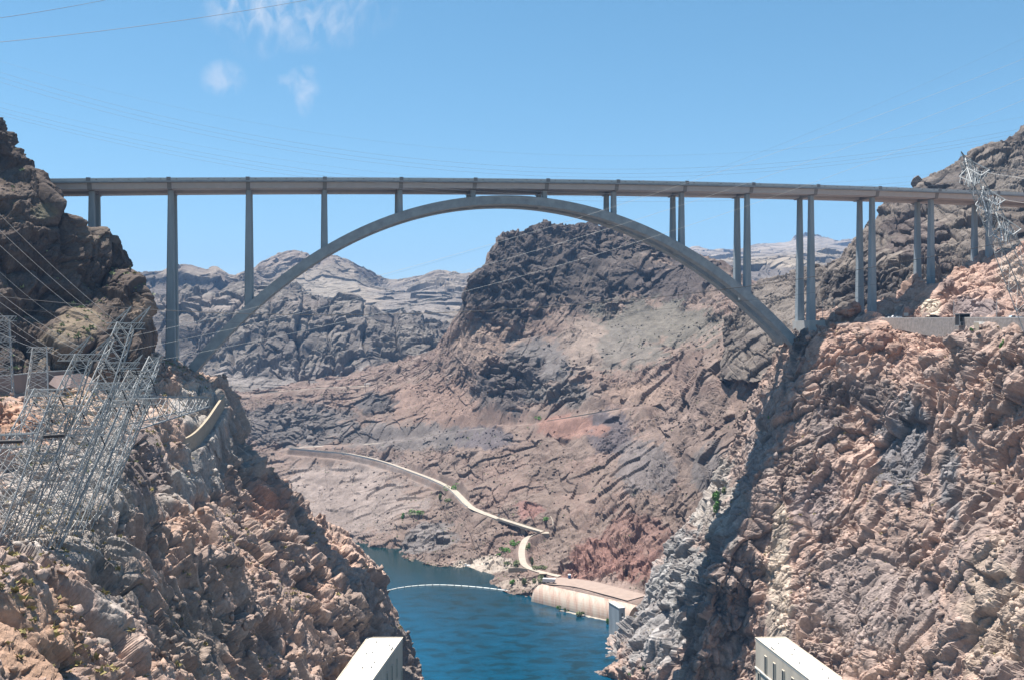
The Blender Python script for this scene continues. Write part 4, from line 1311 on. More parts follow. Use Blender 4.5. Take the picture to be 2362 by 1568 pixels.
# sand bar with reeds in front of the river wall
vs, fs = [], []
pa, pb = Vector(WZ(1288, 1406, 0)), Vector(WZ(1410, 1432, 0))
for i in range(25):
    f_ = i / 24
    w = 2.6 * math.sin(math.pi * min(1, f_ * 1.02)) ** .6 * (.7 + .3 * math.sin(i * 1.9)) + .05
    c = pa.lerp(pb, f_)
    n = Vector((.45, .89, 0))
    for v in (-1, -.4, .4, 1):
        vs.append(c + n * w * v + ZUP * (-.3 + .75 * (1 - v * v) + .12 * math.sin(i * 2.3 + v * 5)))
for i in range(24):
    for k in range(3):
        fs.append((4 * i + k, 4 * i + 4 + k, 4 * i + 5 + k, 4 * i + 1 + k))
o = MB().add(vs, fs).build('sandbar', M['road'])
tag(o, 'small sand and rubble bar in the water before the river wall', kind='structure')

# moored boat
bl = Vector(WZ(1076, 1304, .0))
bo = empty('boat', bl, 'small white flat boat moored at the pale far bank', 'boat')
mb = MB()
hull = [(-3.4, 1.0), (2.2, 1.15), (3.8, 0), (2.2, -1.15), (-3.4, -1.0)]
mb.add([bl + Vector((x * .95, y * .85, -.25)) for x, y in hull] + [bl + Vector((x, y, .75)) for x, y in hull], [(4, 3, 2, 1, 0), (5, 6, 7, 8, 9)] + [(i, (i + 1) % 5, 5 + (i + 1) % 5, 5 + i) for i in range(5)])
mb.build('hull', M['white'], bo)
MB().box(bl + Vector((-.8, 0, 1.25)), (1.4, 1.3, .98)).build('console', M['parapet'], bo)
MB().box(bl + Vector((-3.5, 0, .75)), (.5, .4, .95)).build('outboard_motor', M['tyre'], bo)

# trailer and portable toilet on the pad
tl = Vector(WZ(1266, 1343, 10.2))
tr = empty('box_trailer', tl, 'long pale grey box trailer parked on the gravel pad', 'trailer')
ta = Vector((.985, -.17, 0)); tb = Vector((.17, .985, 0))
MB().frustum(tl + ZUP * .75, tl + ZUP * 3.0, ta * 4.4, tb * 1.2).build('body', simple_mat('pale grey sheet metal', (.62, .62, .62), .5, .05, 1), tr)
MB().frustum(tl + ZUP * 3.003, tl + ZUP * 3.1, ta * 4.45, tb * 1.25).build('roof', M['white'], tr)
MB().frustum(tl - ta * 5.4 + ZUP * .7, tl - ta * 4.4 + ZUP * .7, tb * .12, ZUP * .1).build('drawbar', M['galv_dark'], tr)
for du in (-1.0, 0, 3.2):
    for dv in (-1.12, 1.12):
        c = tl + ta * du + tb * dv + ZUP * .45
        MB().tube([c - tb * .12, c + tb * .12], .45, 12).build('wheel', M['tyre'], tr)
pt = Vector(WZ(1313, 1332, 10.3))
po = empty('portable_toilet', pt, 'blue portable toilet with white roof under the red slope', 'toilet')
MB().box(pt + ZUP * 1.2, (2.0, 2.0, 2.4)).build('cabin', M['blue'], po)
MB().frustum(pt + ZUP * 2.403, pt + ZUP * 2.85, (1.1, 0, 0), (0, 1.1, 0), (.7, 0, 0), (0, .7, 0)).build('roof', M['white'], po)
MB().box(pt + Vector((0, -1.03, 1.1)), (1.0, .05, 1.9)).build('door', simple_mat('blue door', (.05, .14, .32), .5, .05, 1), po)
# culvert mouth beside the trailer
cm_ = Vector(WZ(1252, 1326, 11))
cu = empty('culvert', cm_, 'dark culvert mouth under the edge of the gravel pad', 'culvert')
MB().box(cm_ + Vector((0, 1.5, 1.0)), (5.5, 3, .5)).build('lintel', M['wall_tan'], cu)
MB().box(cm_ + Vector((2.9, .6, -.2)), (.5, 2.4, 3.0)).build('jamb', M['wall_tan'], cu)
MB().box(cm_ + Vector((0, 1.8, -.7)), (5, 1, 2.8)).build('opening_shade', dk_, cu)  # solid dark block, painted stand-in for the shade inside the mouth
# pale pipe stepping down the slope
pp = [Vector(pick(*q)) + ZUP * .5 for q in ((1271, 1188), (1273, 1200), (1277, 1212), (1279, 1222))]
tag(MB().tube(pp, .4, 6).build('pipe', M['road']), 'short pale pipe running down the reddish slope', 'pipe')
# roof shelter far away
hs_ = Vector(W(847, 890, 1222))
sh = empty('shelter', hs_, 'tiny white roofed shelter at the end of the far track', 'shelter')
MB().box(hs_ + ZUP * 3.2, (7.5, 4.5, .4)).build('roof', M['white'], sh)
for dx in (-3.2, 3.2):
    for dy in (-1.8, 1.8):
        MB().box(hs_ + Vector((dx, dy, 1.2)), (.3, .3, 3.6)).build('post', M['galv'], sh)

# ================================================================== PYLONS
def lattice(mb, ca, cb, u, v, wa, wb, n, bw):
    """X-braced faces between two square ends"""
    def cor(f_, k):
        c = ca.lerp(cb, f_)
        w = wa + (wb - wa) * f_
        a_ = ((-1, -1), (1, -1), (1, 1), (-1, 1))[k % 4]
        return c + u * a_[0] * w / 2 + v * a_[1] * w / 2
    fr = [0]
    # panels get shorter as the tower narrows
    ws = [wa + (wb - wa) * (i + .5) / n for i in range(n)]
    tot = sum(ws)
    for w in ws:
        fr.append(fr[-1] + w / tot)
    for i in range(n):
        for k in range(4):
            mb.beam(cor(fr[i], k), cor(fr[i + 1], k + 1), bw)
            mb.beam(cor(fr[i], k + 1), cor(fr[i + 1], k), bw)
            mb.beam(cor(fr[i + 1], k), cor(fr[i + 1], k + 1), bw * .9)
    return cor

def pylon(label, base, head, wb=8.0, wt=3.4, n=8, arms=((1.0, 5.2, 5.2),), spikes=True, yaw=.25, leg=.24, br=.12, armw=2.5, group='leaning lattice pylons on the left bench', strings=True, mat='galv'):
    base, head = Vector(base), Vector(head)
    root = empty('lattice_pylon', base, label, 'pylon', group)
    ax = (head - base).normalized()
    u = Vector((math.cos(yaw), math.sin(yaw), 0))
    u = (u - ax * u.dot(ax)).normalized()
    v = ax.cross(u)
    mb = MB()
    cor = lattice(mb, base, head, u, v, wb, wt, n + 3, br)
    mb.build('bracing', M['galv'], root)
    for k in range(4):
        MB().beam(cor(-.03, k), cor(1, k), leg).build('leg', M['galv'] if k in (0, 3) else M['galv_dark'], root)
    h = Vector((math.cos(yaw * .4), math.sin(yaw * .4), 0))
    hv = Vector((-h.y, h.x, 0))
    for (f_, l0, l1) in arms:
        c = base.lerp(head, f_)
        a_, b_ = c - h * l0, c + h * l1
        m2 = MB()
        vv = ZUP
        for s1 in (-1, 1):
            for s2 in (-1, 1):
                m2.beam(a_ + hv * s1 * armw / 2 + vv * s2 * armw * .3, b_ + hv * s1 * armw / 2 + vv * s2 * armw * .3, .2)
        nn_ = max(4, int((l0 + l1) / 1.15))
        for i in range(nn_):
            p, q = a_.lerp(b_, i / nn_), a_.lerp(b_, (i + 1) / nn_)
            for s1 in (-1, 1):
                m2.beam(p + hv * s1 * armw / 2 - vv * armw * .3, q + hv * s1 * armw / 2 + vv * armw * .3, .13)
                m2.beam(p - hv * armw / 2 + vv * s1 * armw * .3, q + hv * armw / 2 + vv * s1 * armw * .3, .13)
        m2.build('crossarm', M['galv'] if armw > 1.9 else M['galv_dark'], root)
        if strings:
            for k in range(3):
                p = a_.lerp(b_, .08 + .42 * k) - ZUP * armw * .3
                q = p + Vector((.9, .4, -2.6))
                rads = [.09, .2] * 5
                MB().tube([p.lerp(q, i / 9) for i in range(10)], rads, 6).build('insulator_string', M['insul'], root)
    if spikes:
        for du in (-2.4, 2.4):
            m2 = MB()
            tip = head + h * (du + 2.4) + ax * 4.5 + ZUP * 1.0
            for e1 in (-1, 1):
                for e2 in (-1, 1):
                    m2.beam(head + h * (du + e1 * 1.0) + hv * e2 * .9 + ZUP * .6, tip, .14)
            for f_ in (.35, .65):
                for e1 in (-1, 1):
                    m2.beam((head + h * (du + e1) + ZUP * .6).lerp(tip, f_), (head + h * (du - e1) + ZUP * .6).lerp(tip, f_ + .15), .1)
            m2.build('peak', M['galv_dark'], root)
    return root

pylon('leaning pylon with the highest crossarm against the dark ledge left of the bridge column', W(112, 1238, 220), W(290, 752, 240), 8.5, 3.6, 9, ((1.0, 4.2, 4.4), (.80, 3.0, 6.5)))
pylon('leaning pylon with a long crossarm above the road wing wall', W(28, 1232, 212), W(194, 824, 224), 8, 3.4, 9, ((1.0, 5.6, 5.4),))
pylon('leaning pylon with feet in grey rubble and crossarm left of the thin boom', W(163, 1212, 228), W(314, 862, 244), 8, 3.2, 8, ((1.0, 4.2, 4.2), (.82, 3.5, 3.5)))
pylon('leaning pylon with the lowest main crossarm, foremost in the cluster', W(78, 1252, 211), W(246, 890, 222), 8, 3.4, 8, ((1.0, 4.4, 4.2), (.7, 4, 4)), spikes=False)
pylon('small leaning pylon with two stacked crossarms nearest the bridge column', W(205, 1184, 250), W(357, 830, 282), 7, 3.0, 7, ((1.0, 2.6, 2.6), (.82, 3.2, 3.2)), spikes=False, armw=1.8)
pylon('upright grey pylon with short crossarm in front of the road wall', W(82, 985, 292), W(92, 806, 300), 7.5, 4.0, 5, ((1.0, 3.6, 3.6),), spikes=False, yaw=.4, group='upright lattice pylons on the left bench')
pylon('upright pylon cut by the left frame edge', W(-2, 905, 285), W(6, 735, 290), 7.5, 3.6, 5, ((1.0, 3.6, 3.6), (.72, 3.6, 3.6)), spikes=False, yaw=.4, group='upright lattice pylons on the left bench')
pylon('leaning pylon at the left frame edge with low open bracing', W(-35, 1232, 205), W(105, 905, 216), 8.5, 4.0, 7, ((1.0, 3.6, 3.6),), spikes=False)
pylon('leaning pylon whose slender legs rise beside the steep dark rock face', W(196, 1190, 238), W(330, 925, 248), 7, 3.4, 7, ((1.0, 3.6, 3.6),), spikes=False)
pylon('leaning pylon with bare top standing behind the foremost one', W(100, 1255, 214), W(262, 930, 230), 7, 3.6, 7, ((1.0, 4.2, 4.2),), spikes=False, yaw=.45)
pylon('leaning pylon with a low wide arm left of the foremost one', W(-20, 1228, 208), W(150, 942, 219), 8, 3.8, 7, ((1.0, 4.6, 4.6), (.6, 3.6, 5)), spikes=False, yaw=.1)
pylon('leaning pylon with twin peaks behind the long crossarm', W(140, 1225, 228), W(300, 905, 254), 7.5, 3.2, 7, ((1.0, 5, 5.6),), yaw=.5)
# near-horizontal boom
bm2 = empty('lattice_boom', W(290, 955, 262), 'nearly horizontal lattice boom reaching right towards the guard wall', 'boom')
ca_, cb_ = Vector(W(284, 952, 262)), Vector(W(474, 926, 300))
u_ = Vector((0, 0, 1)); axb = (cb_ - ca_).normalized(); u_ = (u_ - axb * u_.dot(axb)).normalized(); v_ = axb.cross(u_)
mb = MB()
cor = lattice(mb, ca_, cb_, u_, v_, 9.0, 3.0, 7, .16)
mb.build('bracing', M['galv'], bm2)
for k in range(4):
    MB().beam(cor(-.02, k), cor(1, k), .34).build('chord', M['galv_dark'], bm2)
mb = MB()
for k in range(9):
    p = cb_ + Vector((-5.5 + k * .95, 0, 0))
    mb.beam(p - ZUP * 2.2, p + ZUP * (2.2 + (k % 3) * .7), .16)
mb.beam(cb_ + Vector((-5.5, 0, 1.2)), cb_ + Vector((2.4, 0, 1.2)), .2)
mb.beam(cb_ + Vector((-5.5, 0, -1.6)), cb_ + Vector((2.4, 0, -1.6)), .2)
mb.build('tip_frame', M['galv_dark'], bm2)
# platform with dark insulator tubes at the frame edge
plf = empty('conductor_platform', W(20, 1030, 188), 'grey steel platform carrying black tubes at the left frame edge', 'platform')
p0_, p1_ = Vector(W(-60, 1006, 188)), Vector(W(74, 1000, 192))
mb = MB()
for dz_ in (0, -2.6):
    for dy_ in (0, 2.4):
        mb.beam(p0_ + Vector((0, dy_, dz_)), p1_ + Vector((0, dy_, dz_)), .26)
for k in range(12):
    q = p0_.lerp(p1_, k / 11)
    mb.beam(q, q - ZUP * 2.6, .14)
    mb.beam(q, p0_.lerp(p1_, min(1, (k + 1) / 11)) - ZUP * 2.6, .12)
    mb.beam(q, q + ZUP * 1.6, .1)
mb.build('truss', M['galv'], plf)
for a_, b_ in (((-30, 1019), (52, 1017)), ((100, 1006), (148, 1003))):
    MB().tube([W(*a_, 186), W(*b_, 188)], .38, 10).build('insulator_tube', M['insul'], plf)

# right leaning pylon
rp_ = pylon('tall leaning pylon with three slanting arms at the right frame edge', W(2432, 800, 330), W(2226, 372, 330), 11, 2.6, 10, (), spikes=False, yaw=.6, leg=.22, br=.11, group='leaning pylon on the right')
arm_px = [((2225, 365), (2281, 393), (2262, 406), (2230, 389), (2212, 408), (2240, 421)),
          ((2267, 431), (2318, 462), (2298, 474), (2263, 452), (2249, 473), (2275, 489)),
          ((2296, 491), (2354, 529), (2336, 542), (2306, 524), (2286, 540), (2312, 556))]
for q in arm_px:
    ys = (334, 328, 322, 328, 326, 320)
    Pq = [Vector(W(a_[0], a_[1], y)) for a_, y in zip(q, ys)]
    m2 = MB()
    for i, j in ((0, 1), (1, 2), (2, 3), (3, 0), (4, 5), (3, 5), (4, 3)):
        m2.beam(Pq[i], Pq[j], .34 if j < 4 and i < 4 else .24)
    m2.build('crossarm', M['galv'], rp_)
    m3 = MB()
    rnd = random.Random(int(q[0][0]))
    low = [p + Vector((0, 0, -2.2)) for p in Pq]
    for i in range(26):
        a1, a2 = rnd.random(), rnd.random()
        p = Pq[0].lerp(Pq[1], a1).lerp(Pq[3].lerp(Pq[2], a1), a2)
        b1 = min(1, max(0, a1 + rnd.uniform(-.3, .3)))
        r_ = low[4].lerp(low[1], b1).lerp(low[5].lerp(low[2], b1), rnd.random())
        m3.beam(p, r_, .13)
    m3.build('arm_bracing', M['galv_dark'], rp_)
m2 = MB()
tp_ = Vector(W(2216, 350, 330))
for q in ((2225, 366), (2232, 392), (2240, 380)):
    m2.beam(tp_, W(q[0], q[1], 330), .18)
m2.beam(tp_, W(2215, 377, 330), .12)
m2.build('peak', M['galv_dark'], rp_)

# ================================================================== CABLES
def cable(a, b_, sag, r, mat, label, group, n=40, cat='cable'):
    a, b_ = Vector(a), Vector(b_)
    pts = [a.lerp(b_, i / n) - ZUP * sag * 4 * (i / n) * (1 - i / n) for i in range(n + 1)]
    o = MB().tube(pts, r, 5, caps=False).build('power_cable', M[mat], smooth=True)
    return tag(o, label, cat, group)
g1 = 'bright conductors rising from the pylons to the upper right'
for a, b_, sg, lb in (((285, 780), (2420, 112), 6, 'uppermost pale conductor rising from the left pylons across the arch'), ((280, 812), (2420, 156), 7, 'second pale conductor rising from the left pylons across the arch'), ((285, 845), (2420, 206), 8, 'lowest bright conductor rising from the left pylons across the arch'),
                      ((300, 775), (2420, 60), 9, 'faint conductor running above the other rising ones')):
    faint = lb.startswith('faint')
    cable(W(*a, 245), W(*b_, 262), sg, 0.016 if faint else .03, 'wire_far' if faint else 'wire', lb, g1)
cable(W(-40, 680, 320), W(2420, 536, 300), 15, .10, 'wire_dark', 'thick dark cableway rope sagging across the whole canyon', 'dark cableway ropes')
cable(W(-40, 706, 330), W(2420, 590, 305), 13, .035, 'wire_dark', 'thin dark rope below the thick cableway rope', 'dark cableway ropes')
g2 = 'thin sagging lines in front of the sky'
for k, (y0_, y1_, sg) in enumerate(((160, 288, 31), (172, 297, 31), (183, 304, 31), (245, 383, 24.5), (255, 390, 24.5), (262, 396, 25), (135, 262, 30), (232, 372, 24))):
    cable(W(-60, y0_ - 12, 400), W(2420, y1_ - 4, 400), sg, .036 if k < 6 else .022, 'wire_far',
          ['topmost of three thin sky lines sagging over the bridge', 'middle of three thin sky lines sagging over the bridge', 'lowest of three thin sky lines sagging over the bridge',
           'upper of three faint lines just above the bridge deck', 'middle of three faint lines just above the bridge deck', 'lowest of three faint lines just above the bridge deck',
           'faintest sky line above the three thin ones', 'faint sky line between the two groups of three'][k], g2, 60)
cable(W(-40, 48, 90), W(420, -40, 120), .35, .024, 'wire_far', 'short grey cable crossing the upper left corner', 'grey cables at the upper left')
cable(W(-40, 102, 90), W(900, -38, 120), .7, .026, 'wire_far', 'longer grey cable below the corner one at the upper left', 'grey cables at the upper left')
g3 = 'bright conductors fanning down to the left pylons'
fan = [((-40, 455), (268, 742), 'uppermost'), ((-40, 493), (250, 748), 'second'), ((-40, 530), (255, 775), 'third'), ((-40, 590), (150, 745), 'faint fourth'), ((-40, 645), (185, 800), 'fifth'),
       ((-40, 668), (190, 812), 'sixth'), ((-40, 690), (145, 818), 'seventh'), ((-40, 715), (150, 828), 'eighth'), ((-40, 742), (100, 806), 'ninth'), ((-40, 770), (170, 886), 'lowest')]
for k, (a, b_, w_) in enumerate(fan):
    cable(W(*a, 165), W(*b_, 228), .8, .028 if 'faint' in w_ else .042, 'wire', '%s bright conductor running down from the upper left to the pylons' % w_, g3, 16)
for k, (a, b_, lb) in enumerate((((2240, 392), (2420, 420), 'upper'), ((2318, 462), (2440, 476), 'lower'))):
    cable(W(*a, 328), W(*b_, 300), .3, .06, 'wire', '%s short conductor leaving the right leaning pylon' % lb, 'conductors at the right pylon', 8)

# ================================================================== STREET FURNITURE
def lamp(px, py0, py1, Y, label, flip=1):
    p = Vector(W(px, py1, Y))
    hgt = (py1 - py0) * Y / F
    root = empty('street_lamp', p, label, 'street lamp', 'street lamps along the right road')
    MB().tube([p - ZUP * 2, p + ZUP * hgt * .9], [.16, .11], 8).build('pole', M['galv'], root)
    MB().tube([p + ZUP * hgt * .88, p + ZUP * hgt * .97 + Vector((.5 * flip, 0, 0)), p + ZUP * hgt + Vector((2.2 * flip, 0, .1))], .08, 6).build('arm', M['galv'], root)
    MB().box(p + ZUP * hgt + Vector((2.6 * flip, 0, .08)), (.9, .35, .18)).build('lantern', M['parapet'], root)
    return root
lamp(1897, 689, 724, 512, 'leftmost street lamp right of the tall column pair')
lamp(1923, 688, 722, 508, 'street lamp left of the round boulders')
lamp(1972, 688, 722, 512, 'street lamp with its head showing behind the round boulders')
lamp(2199, 690, 733, 428, 'street lamp left of the dark hoist house')
lamp(2298, 688, 735, 385, 'street lamp between the hoist house and the right pylon')
lamp(2220, 599, 625, 515, 'street lamp peeping over the pink knoll')

def pole(px, py0, py1, label, k):
    p = pick(px, py1)
    if p is None:
        return
    p = Vector(p)
    hgt = (py1 - py0) * p.y / F
    root = empty('utility_pole', p, label, 'utility pole', 'wooden utility poles on the hillside')
    MB().tube([p - ZUP * 1.5, p + ZUP * hgt], [.28, .2], 6).build('pole', M['wood'], root)
    MB().box(p + ZUP * hgt * .9, (2.6, .2, .2)).build('crossarm', M['wood'], root)
    if k:
        for dx in (-.5, .5):
            c = p + ZUP * hgt * .35 + Vector((dx, -.4, 0))
            MB().tube([c, c + ZUP * 1.3], .35, 8).build('transformer', M['galv'], root)
for q in ((1018, 1033, 1056, 'dark utility pole on the slope left of the grey spoil fan', 0), (1045, 1060, 1078, 'short utility pole right of the one by the spoil fan', 0), (1077, 1073, 1101, 'utility pole above the big green bush', 0),
          (1114, 1083, 1107, 'utility pole on the red slope right of the big green bush', 0), (1125, 1052, 1072, 'utility pole high on the slope below the spoil fan', 0), (1153, 1164, 1196, 'utility pole with transformers where the road meets the pier bridge', 1),
          (839, 877, 899, 'utility pole at the far track left of the shelter', 0), (868, 877, 897, 'utility pole right of the far shelter', 0)):
    pole(*q)

sg_ = Vector(W(2089, 731, 470))
so = empty('road_sign', sg_ - ZUP * 2, 'blank grey back of a road sign beside the right road', 'sign')
MB().box(sg_ - ZUP * .6, (.14, .14, 4.0)).build('post', M['galv'], so)
MB().box(sg_ + Vector((0, -.12, 1.2)), (2.2, .08, 1.5)).build('panel', M['parapet'], so)
tag(MB().tube([W(2090, 754, 462), W(2090, 737, 462)], .35, 8).build('marker_post', M['parapet']), 'short pale post standing before the right retaining wall', 'post')

def car(kind, px, Y, zroad, heading, paint, label, L=5.6):
    p = Vector(((px - CX) / F * Y, Y, zroad))
    h = Vector((math.cos(heading), math.sin(heading), 0))
    r = Vector((-h.y, h.x, 0))
    root = empty(kind, p, label, 'truck' if 'truck' in kind else 'car', 'vehicles on the right road')
    def prism(prof, half, name, mat):
        mb = MB()
        mb.extrude([p + h * a_ + ZUP * z_ - r * half for a_, z_ in prof], r * 2 * half)
        return mb.build(name, mat, root)
    if 'truck' in kind:
        prism([(-L / 2, .55), (L / 2, .55), (L / 2, 1.05), (L / 2 - .2, 1.2), (L * .2, 1.25), (-L / 2, 1.25)], .95, 'body', paint)
        prism([(-L * .10, 1.253), (L * .22, 1.253), (L * .14, 1.95), (-L * .06, 1.95)], .86, 'cab', paint)
        prism([(-L * .075, 1.32), (L * .19, 1.32), (L * .13, 1.82), (-L * .05, 1.82)], .875, 'side_window', M['glass_dark'])
        prism([(-L / 2 + .02, 1.253), (-L * .14, 1.253), (-L * .14, 1.5), (-L / 2 + .02, 1.5)], .93, 'bed', paint)
    else:
        prism([(-L / 2, .4), (L / 2, .4), (L / 2, .75), (L * .22, .9), (-L * .45, .95), (-L / 2, .85)], .88, 'body', paint)
        prism([(-L * .4, .953), (L * .2, .92), (L * .06, 1.45), (-L * .26, 1.45)], .76, 'cabin', M['glass_dark'])
        prism([(-L * .25, 1.453), (L * .05, 1.453), (L * .04, 1.5), (-L * .24, 1.5)], .74, 'roof', paint)
    for a_ in (-L * .32, L * .33):
        for b_ in (-.86, .86):
            c = p + h * a_ + r * b_ + ZUP * .38
            MB().tube([c - r * .12, c + r * .12], .38, 12).build('wheel', M['tyre'], root)
    for b_ in (-.6, .6):
        MB().box(p + h * (L / 2 + .01) + r * b_ + ZUP * .82, (.1, .3, .18)).build('headlight', M['parapet'], root)
    return root
car('pickup_truck', 2063, 482, 191.5, math.pi, M['white'], 'white pickup truck driving on the right road below the pink knoll', 6.6)
car('parked_car', 2174, 432, 190.0, math.pi, M['red'], 'small red car left of the street lamp and hoist house', 4.4)
car('pickup_truck', 2336, 374, 188.7, math.pi, M['bluepaint'], 'pale blue pickup truck near the right pylon legs', 6.4)
car('parked_car', 2309, 380, 188.8, math.pi, simple_mat('dark grey paint', (.06, .06, .07), .35, .05, 1, spec=.5), 'dark grey car behind the pale blue pickup truck', 4.6)

# ================================================================== BOULDERS
def ico(sub):
    import bmesh
    bm = bmesh.new()
    bmesh.ops.create_icosphere(bm, subdivisions=sub, radius=1)
    v = np.array([x.co[:] for x in bm.verts], np.float32)
    f = [tuple(q.index for q in p.verts) for p in bm.faces]
    bm.free()
    return v, f
IV, IF = ico(4)
def boulder(px, py, w, h, col, label, seed, Y=None):
    p = pick(px, py + h * .4) if Y is None else W(px, py + h * .4, Y)
    p = Vector(p)
    rx, rz = w * p.y / F / 2, h * p.y / F / 2
    _r, hh_, cr_, rel = facets(IV * 1.25 + seed * 3.1, seed)
    _r2, hh2, _, r2 = facets(IV * 3.4 + seed, seed + 5)
    k = 1 + .22 * rel + .07 * r2 + .10 * vnoise(IV * 1.7 + seed, seed)
    V_ = IV * k[:, None] * np.array([rx, rx * .9, rz], np.float32) + np.array([p.x, p.y + rx * .2, p.z + rz * .75])
    me = bpy.data.meshes.new('boulder')
    me.from_pydata((V_ - np.array(p)).tolist(), [], IF)
    a_ = me.color_attributes.new('Col', 'FLOAT_COLOR', 'POINT')
    cc = np.array(col)[None] * (1 + .25 * (hh_ - .5) + .2 * (hh2 - .5))[:, None]
    a_.data.foreach_set('color', np.c_[cc, np.ones(len(cc))].astype(np.float32).ravel())
    me.materials.append(M['rock'])
    o = bpy.data.objects.new('boulder', me)
    o.location = p
    COL.objects.link(o)
    return tag(o, label, 'boulder', 'large boulders by the right road')
rb = (.36, .215, .155)
boulder(1952, 719, 48, 26, rb, 'wide round reddish boulder leaning on a taller one beside the columns', 1, 500)
boulder(1972, 711, 32, 32, (.33, .19, .14), 'taller round reddish boulder at the foot of the right column', 2, 503)
boulder(2026, 786, 52, 48, (.33, .21, .165), 'biggest brown boulder below the left end of the right retaining wall', 3)
boulder(2055, 800, 36, 30, (.35, .235, .185), 'brown boulder right of the biggest one below the retaining wall', 4)
boulder(2038, 755, 34, 20, (.36, .235, .18), 'low slab boulder just under the right retaining wall', 5)
boulder(1915, 748, 18, 18, (.30, .2, .155), 'small dark boulder under the round pair', 6)
boulder(2188, 658, 24, 27, (.24, .175, .155), 'dark rounded boulder on the pink knoll', 7)
boulder(1985, 770, 26, 18, (.38, .27, .215), 'pale boulder between the small dark one and the biggest', 8)

# ================================================================== PLANTS
def shrub(px, py, w, h, mat, label, seed, n=None, at=None):
    p = pick(px, py + h * .35) if at is None else at
    if p is None:
        return
    p = Vector(p)
    rx, rz = w * p.y / F / 2, h * p.y / F / 2
    rng = np.random.default_rng(seed)
    n = n or int(min(420, max(60, w * h * 1.1)))
    # several lobes, leaves filling them unevenly
    nl = max(2, int(w / 7))
    lc = np.stack([rng.uniform(-.7, .7, nl), rng.uniform(-.6, .6, nl), rng.uniform(.1, .7, nl)], 1)
    lr = rng.uniform(.3, .55, nl)
    k = rng.integers(0, nl, n)
    d = rng.normal(size=(n, 3))
    d /= np.linalg.norm(d, axis=1, keepdims=True)
    c = lc[k] + d * (lr[k] * rng.uniform(.5, 1, n) ** .5)[:, None]
    c[:, 2] = np.maximum(c[:, 2], -.05)
    C_ = c * np.array([rx, rx * .8, rz * 1.5])
    s = rng.uniform(.16, .38, n)[:, None] * max(.5, min(rx, 2.4)) * .8
    a_ = rng.normal(size=(n, 3)); a_ /= np.linalg.norm(a_, axis=1, keepdims=True)
    b_ = np.cross(a_, rng.normal(size=(n, 3))); b_ /= np.linalg.norm(b_, axis=1, keepdims=True)
    V_ = np.stack([C_ - a_ * s, C_ + b_ * s * .6, C_ + a_ * s, C_ - b_ * s * .6], 1).reshape(-1, 3)
    me = bpy.data.meshes.new('shrub')
    me.from_pydata(V_.tolist(), [], [(4 * i, 4 * i + 1, 4 * i + 2, 4 * i + 3) for i in range(n)])
    me.materials.append(M[mat])
    o = bpy.data.objects.new('shrub', me)
    o.location = p
    COL.objects.link(o)
    return tag(o, label, 'shrub', 'shrubs on the canyon slopes')
isl = Vector(WZ(1300, 1410, .3))
SH = [(1040, 1116, 36, 24, 'leaf', 'biggest bright green bush above the far bank road'), (1012, 1140, 14, 18, 'leaf_grey', 'grey green bush hanging below the road wall, left one'), (1028, 1150, 26, 14, 'leaf_grey', 'grey green bush at the foot of the pale road wall'),
      (958, 1176, 36, 14, 'leaf', 'long green bush on the bare slope above the river'), (929, 1185, 16, 15, 'leaf', 'small green bush at the left end of the long one above the river'),
      (1254, 1199, 26, 12, 'leaf', 'green bush above the end of the pier bridge'), (1187, 1250, 26, 14, 'leaf', 'green bush behind the right pier of the small bridge'), (1166, 1263, 30, 14, 'leaf', 'green bush slanting below the small bridge'), (1147, 1275, 24, 10, 'leaf', 'lowest green bush of the slanting row below the small bridge'),
      (1188, 1295, 26, 16, 'leaf_grey', 'grey green bush left of the curving track'), (1160, 1297, 24, 12, 'leaf_grey', 'pale scrubby bush near the pale rock bank'), (1220, 1255, 12, 22, 'leaf', 'narrow green bush along the right edge of the track'), (1222, 1290, 16, 26, 'leaf_grey', 'grey bush on the bend of the track'),
      (1246, 1304, 34, 12, 'leaf_grey', 'wide grey bush below the lavender slope'), (1186, 1334, 20, 14, 'leaf', 'green bush on the rubble bank, left of three'), (1206, 1336, 20, 16, 'leaf_grey', 'olive bush on the rubble bank, middle of three'), (1238, 1330, 30, 26, 'leaf_grey', 'big grey green bush beside the culvert'),
      (1383, 1506, 11, 12, 'leaf', 'single dark bush on the rock point by the water'), (1451, 1552, 9, 11, 'leaf', 'small bright bush low on the right rock bank'), (1480, 1535, 12, 20, 'leaf', 'upright green bush on the pale rib near the bottom'),
      (1653, 1140, 20, 26, 'leaf', 'upper green bush on the pale rock rib'), (1648, 1165, 18, 30, 'leaf', 'tall green bush on the pale rock rib'), (1664, 1130, 16, 20, 'leaf_grey', 'yellowish bush beside the tall green one on the rib'), (1767, 956, 10, 12, 'leaf', 'small green bush at the top of the dark cleft'),
      (2304, 789, 16, 20, 'leaf', 'green bush on the rock right of the tall pale wall'), (2192, 757, 11, 10, 'leaf', 'small bush below the retaining wall left of the hoist house'), (2233, 757, 13, 10, 'leaf', 'small bush below the walkway platform'), (2092, 756, 16, 10, 'leaf_grey', 'straw bush at the foot of the right retaining wall'),
      (1237, 959, 30, 10, 'leaf', 'green bush on the hillside road above the spoil fan'), (1338, 1416, 0, 0, '', ''), (1300, 1410, 0, 0, '', '')]
for i, (px, py, w, h, mt, lb) in enumerate(SH):
    if w:
        shrub(px, py, w, h, mt, lb, 40 + i)
shrub(0, 0, 12, 16, 'leaf', 'dark reeds at the left tip of the sand bar', 91, at=WZ(1287, 1408, .2))
shrub(0, 0, 20, 10, 'leaf_grey', 'straw reeds on the left half of the sand bar', 92, at=WZ(1308, 1408, .3))
shrub(0, 0, 26, 12, 'leaf_grey', 'bushy reeds in the middle of the sand bar', 93, at=WZ(1335, 1418, .3))
